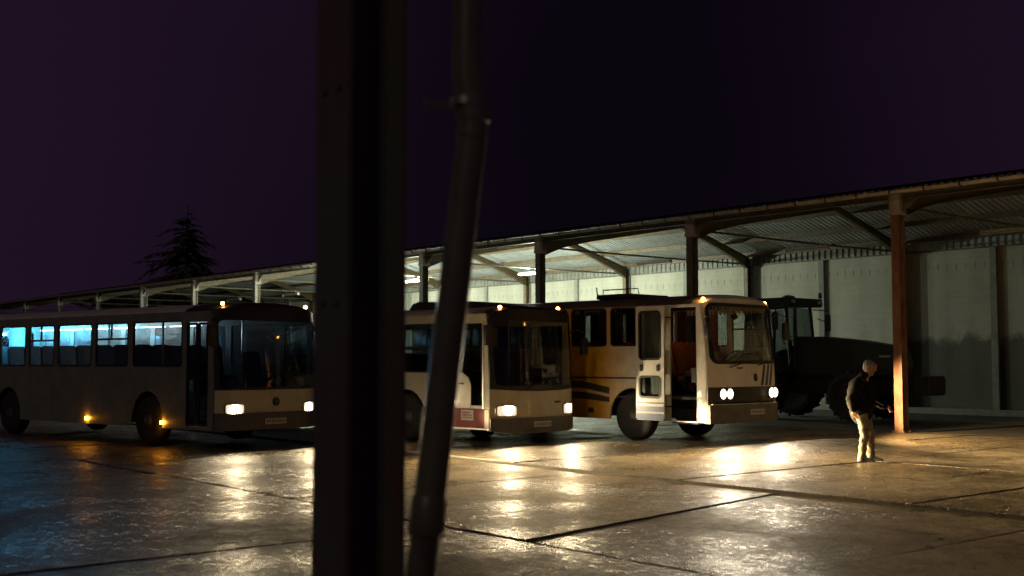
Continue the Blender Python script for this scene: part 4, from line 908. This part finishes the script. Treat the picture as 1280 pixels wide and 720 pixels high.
body += [(hd(-.02, 0, .03), .080, hd(.0, 0, .035), .080), (hd(.0, 0, -.02), .078, hd(.02, 0, -.06), .062), (hd(.045, 0, -.085), .045, hd(.052, 0, -.1), .04), (hd(.06, 0, .04), .055, hd(.06, 0, .02), .058)]
body += [(hd(.088, 0, .02), .012, hd(.113, 0, -.02), .016)]                                     # nose
body += [(hd(.09, -.014, -.058), .011, hd(.09, .014, -.058), .011), (hd(.084, -.012, -.073), .011, hd(.084, .012, -.073), .011), (hd(.078, -.01, -.1), .02, hd(.078, .01, -.1), .02)]
for s_ in (-1, 1):
    body += [(hd(.0, s_*.082, .01), .018, hd(-.012, s_*.088, -.02), .014), (hd(-.012, s_*.09, .015), .014, hd(-.012, s_*.09, .015), .014)]   # ears
    body += [(hd(.078, s_*.03, .045), .016, hd(.07, s_*.05, .042), .014), (hd(.074, s_*.035, -.02), .024, hd(.07, s_*.04, -.03), .022)]         # brow, cheek
body += [((.03, 0, 1.38), .066, hd(-.01, 0, -.08), .056)]
# trunk and legs under the clothes
body += [((-.02, 0, 1.25), .12, (-.03, 0, .95), .125), ((-.02, -.10, 1.33), .075, (-.02, .10, 1.33), .075)]
LEGS = {-1: [(-.03, -.095, .86), (.035, -.10, .47), (-.02, -.10, .085)], 1: [(-.03, .095, .86), (.09, .09, .48), (.10, .09, .085)]}
for s_, (h_, k_, a_) in LEGS.items(): body += [(h_, .085, k_, .055), (k_, .055, a_, .04), (a_, .04, (a_[0]+.12, a_[1], .04), .035)]
ARMS = {-1: [(-.05, -.20, 1.31), (-.155, -.27, 1.06), (-.12, -.26, .90)], 1: [(.02, .19, 1.31), (.12, .235, 1.05), (.36, .16, .93)]}
for s_, (sh, el, wr) in ARMS.items(): body += [(sh, .055, el, .043), (el, .042, wr, .028)]
def hand(wr, fwd, palm_n, side, curl):
    f, nrm, sd = Vector(fwd).normalized(), Vector(palm_n).normalized(), Vector(side).normalized(); w = Vector(wr); out = []
    for i in range(4):
        o = (i-1.5)*.021; out.append((w+f*.01+sd*o*.7, .016, w+f*.088+sd*o, .0125))
    for i, ln in enumerate((.040, .046, .043, .034)):
        o = (i-1.5)*.021; p = w+f*.09+sd*o*1.05; a = curl[i]
        for seg, q in ((1, .0092), (.72, .0085), (.55, .0078)):
            d = f*cos(a)+nrm*sin(a); p2 = p+d*ln*seg; out.append((p, q, p2, q*.93)); p = p2; a += curl[i]*1.1
    t0 = w+f*.025-sd*.03; t1 = t0-sd*.025+f*.03+nrm*.012; t2 = t1+f*.028+nrm*.014+sd*.006; t3 = t2+f*.022+nrm*.012+sd*.012
    out += [(t0, .014, t1, .0115), (t1, .0112, t2, .0098), (t2, .0096, t3, .0085)]; return out
body += hand(ARMS[-1][2], (.12, .02, -1), (.25, 1, 0), (-1, .2, -.1), (.3, .36, .42, .5))
WR = ARMS[1][2]; hf = Vector((.85, -.15, -.5)).normalized(); hn = Vector((-.35, -.55, -.5))
body += hand(WR, hf, Vector((-.3, -.9, -.25)), Vector((.2, .2, -.9)), (.85, .9, .95, 1.0))
bo = blob(body, .0065, 'body', M['skin'], man, smooth_it=2)
# eyes sit in the head
mb = MB()
for s_ in (-1, 1): c = hd(.083, s_*.031, .027); mb.lathe([(.002, .009), (.008, .006), (.01, 0), (.008, -.006), (.002, -.009)], 10, c, 'x')
mb.build('eyes', mat('eye', (.05, .04, .035), .2), man, True)
# hair: short, thinning on top
hp = [(hd(-.036, 0, .048), .077, hd(-.012, 0, .052), .073), (hd(-.05, 0, .0), .062, hd(-.05, 0, -.03), .052), (hd(.0, 0, .064), .066, hd(.028, 0, .074), .046)]
for s_ in (-1, 1): hp += [(hd(-.03, s_*.045, .03), .05, hd(.005, s_*.05, .05), .042), (hd(-.03, s_*.055, -.02), .034, hd(-.01, s_*.06, .02), .032)]
blob(hp, .009, 'hair', M['hair'], man, .004, 60, 2)
jk = [((-.06, 0, 1.27), .175, (-.065, 0, 1.0), .20), ((-.055, 0, 1.0), .20, (-.035, 0, .83), .19), ((.03, 0, 1.2), .135, (.06, 0, .98), .155), ((-.04, -.16, 1.31), .088, (-.02, .15, 1.31), .088), ((-.03, 0, 1.38), .098, (.03, 0, 1.45), .084),
      ((-.03, -.09, 1.18), .12, (-.03, -.09, .86), .125), ((-.01, .09, 1.18), .12, (-.01, .09, .86), .125)]
for s_, (sh, el, wr) in ARMS.items():
    w2 = Vector(el).lerp(Vector(wr), .9); jk += [(sh, .105, el, .092), (el, .09, w2, .068)]
blob(jk, .014, 'jacket', M['jacket'], man, .018, 6, 2, 3)
tz = []
for s_, (h_, k_, a_) in LEGS.items():
    tz += [((h_[0], h_[1]*.9, .90), .115, (k_[0], k_[1], k_[2]), .078), (k_, .078, (a_[0], a_[1], .13), .066), ((a_[0], a_[1], .14), .066, (a_[0]+.005, a_[1], .08), .066)]
tz += [((-.03, -.05, .88), .125, (-.03, .05, .88), .125)]
blob(tz, .011, 'trousers', M['trousers'], man, .019, 7, 2, 9)
for s_, (h_, k_, a_) in LEGS.items():
    blob([((a_[0]-.03, a_[1], .055), .045, (a_[0]+.06, a_[1], .06), .045), ((a_[0]+.06, a_[1], .05), .045, (a_[0]+.17, a_[1]-.005, .035), .036), ((a_[0]-.04, a_[1], .03), .035, (a_[0]+.18, a_[1]-.005, .028), .033)], .01, 'shoe', M['shoe'], man, 0, 8, 2)
hc = man.matrix_basis @ (Vector(WR)+hf*.085+Vector((-.3, -.9, -.25)).normalized()*.022)
rz = man.rotation_euler.z
dv = Vector((-.82, -.05, .50)); dv.rotate(Matrix.Rotation(R(-24), 3, 'Z')); dv.normalize()
mm_ = Matrix.Translation(man.location) @ Matrix.Rotation(R(-24), 4, 'Z')
hc = mm_ @ (Vector(WR)+hf*.085+Vector((-.3, -.9, -.25)).normalized()*.022)
mb = MB(); mb.tube([hc-dv*.06, hc+dv*.27], [.010, .009], 8); st = mb.build('stick', mat('pale stick', (.42, .42, .42), .35), None, True); tag(st, 'short pale stick in the outstretched hand of the person', 'stick')

# ------------------------------------------------------------------ foreground column and downpipe
colp = Vector((-.575, 4.42, 0))
cl = thing('steel_column', 'dark steel column standing close to the camera', 'column', colp, YAW)
mb = MB(); hsec(mb, 0, 0, -.12, 5.7, .23, .26, .02, .014); mb.build('shaft', M['column'], cl)
mb = MB(); mb.box(-.2, .2, -.2, .2, -.12, .02); mb.build('base_plate', M['column'], cl)
mb = MB()
for z in (1.9, 2.7, 3.4): mb.tube([(.05, -.132, z), (.05, -.142, z)], .016, 6); mb.tube([(-.05, -.132, z), (-.05, -.142, z)], .016, 6)
mb.build('bolts', M['column'], cl)
px = lambda X, Y, D: Vector(((X-640)/F_PX*D, D, EYE+(HOR-Y)/F_PX*D))
dp = thing('downpipe', 'slanting rain downpipe with an elbow beside the dark column', 'downpipe', (-.2, 4.45, 0), 0)
o_ = Vector((-.2, 4.45, 0))
top, el1, el2 = Vector((-.175, 4.45, 5.55)), Vector((-.172, 4.45, 2.74)), Vector((-.149, 4.45, 2.60))
jn, low, sh_ = Vector((-.325, 4.45, 1.04)), Vector((-.40, 4.45, .38)), Vector((-.405, 4.40, .18))
mb = MB(); mb.tube([top-o_, el1+Vector((0, 0, .12))-o_], .058, 20); mb.build('pipe', M['pipe'], dp, True)
mb = MB(); mb.tube([el1+Vector((0, 0, .16))-o_, el1+Vector((0, 0, .05))-o_, el1.lerp(el2, .5)+Vector((.004, 0, 0))-o_, el2-o_, el2.lerp(jn, .04)-o_], [.064, .064, .064, .064, .064], 20); mb.build('elbow', M['pipe'], dp, True)
mb = MB(); mb.tube([el2-o_, jn-o_], .060, 20); mb.build('pipe', M['pipe'], dp, True)
d_ = (jn-el2).normalized(); mb = MB(); mb.tube([jn-d_*.14-o_, jn-d_*.13-o_, jn-d_*.0-o_, jn+d_*.01-o_], [.062, .068, .068, .066], 20); mb.build('pipe_collar', M['pipe'], dp, True)
mb = MB(); c = jn+Vector((.066, -.03, -.01))-o_; mb.lathe([(.002, .012), (.008, .008), (.01, 0), (.008, -.01)], 10, c, 'x'); mb.build('screw', M['chrome'], dp, True)
mb = MB(); mb.tube([jn-o_, low-o_, sh_-o_], .055, 20); mb.build('pipe', M['pipe'], dp, True)
mb = MB(); mb.tube([Vector((-.335, 4.40, 2.665))-o_, Vector((-.27, 4.42, 2.66))-o_, Vector((-.21, 4.42, 2.65))-o_], .014, 8)
mb.tube([Vector((-.172, 4.45, 2.66))-o_, Vector((-.172, 4.45, 2.69))-o_], .07, 20); mb.build('pipe_bracket', M['chrome'], dp, True)
gt = thing('eave_gutter', 'dark eave gutter above the foreground column', 'gutter', colp+Vector((0, 0, 5.6)), YAW)
mb = MB(); prof = [(.1+.09*cos(t), .09*sin(t)) for t in [pi+pi*k/8 for k in range(9)]]; mb.grid([[(-9, y+.22, z) for y, z in prof], [(9, y+.22, z) for y, z in prof]]); mb.build('trough', M['column'], gt, True)
mb = MB(); mb.box(-9, 9, -.1, .12, .12, .3); mb.build('eave_beam', M['column'], gt)

# ------------------------------------------------------------------ trees behind the shed
def spruce_mesh(h=14, rad=6.0, seed=1, m='needles'):
    """whorls of drooping boughs; every bough is a spine with hanging side sprays of small needle-clump faces"""
    r = random.Random(seed); bm = bmesh.new(); z = .8
    while z < h-.15:
        f = 1-z/h; nb = r.randint(6, 9) if f > .12 else 4
        for i in range(nb):
            if r.random() < .08: continue
            a = 2*pi*i/nb+r.uniform(-.45, .45); L = (rad*(f**.62)*r.uniform(.3, 1.25)+.2)*(1.15+.25*cos(a-2.6)); z0 = z+r.uniform(-.25, .25)
            up, dr_ = r.uniform(.05, .35), r.uniform(.25, .6); D = Vector((cos(a), sin(a), 0)); S = Vector((-sin(a), cos(a), 0))
            ns = int(6+L*8)
            for k in range(ns):
                t = (k+.5+r.uniform(-.3, .3))/ns
                if t < .15: continue
                c = D*(L*t)+Vector((0, 0, z0+up*L*t-dr_*L*t*t))
                w = (.55*(1-t)+.16)*min(1.0, .35+L*.3)
                for sg in (-1, 1):
                    tip = c+S*sg*w*r.uniform(.6, 1.1)+D*w*r.uniform(.3, .9)+Vector((0, 0, -w*r.uniform(.15, .7)))
                    n_ = Vector((r.uniform(-.3, .3), r.uniform(-.3, .3), 1)).normalized(); q = (tip-c).cross(n_).normalized()*(.07+.05*w)
                    bm.faces.new([bm.verts.new(p) for p in (c-q*.6, (c+tip)*.5-q*1.2, tip, (c+tip)*.5+q*1.2, c+q*.6)])
        z += r.uniform(.20, .34)
    me = bpy.data.meshes.new('crown'); bm.to_mesh(me); bm.free(); me.materials.append(M[m]); return me
def trunk_mesh(h, r0, limbs=()):
    mb = MB(); mb.tube([(0, 0, -.3), (.05, 0, h*.3), (-.05, .05, h*.65), (0, 0, h)], [r0, r0*.75, r0*.45, r0*.1], 8)
    for p in limbs: mb.tube([(0, 0, p.z*.5), (p.x*.45, p.y*.45, p.z*.72), tuple(p)], [r0*.35, r0*.22, r0*.05], 5)
    return mb.mesh('trunk', M['bark'], True)
def tree(name, lab, loc, crown, trunk, rz=0, sc_=1, group=None):
    t = thing(name, lab, 'tree', loc, rz, group); t.scale = (sc_,)*3; inst('crown', crown, t); inst('trunk', trunk, t); return t
sp = spruce_mesh(); spt = trunk_mesh(15, .22)
tree('spruce_tree', 'pale edged spruce tree rising behind the left end of the shed roof', (-23.4, 84, 0), sp, spt, .4, .88)
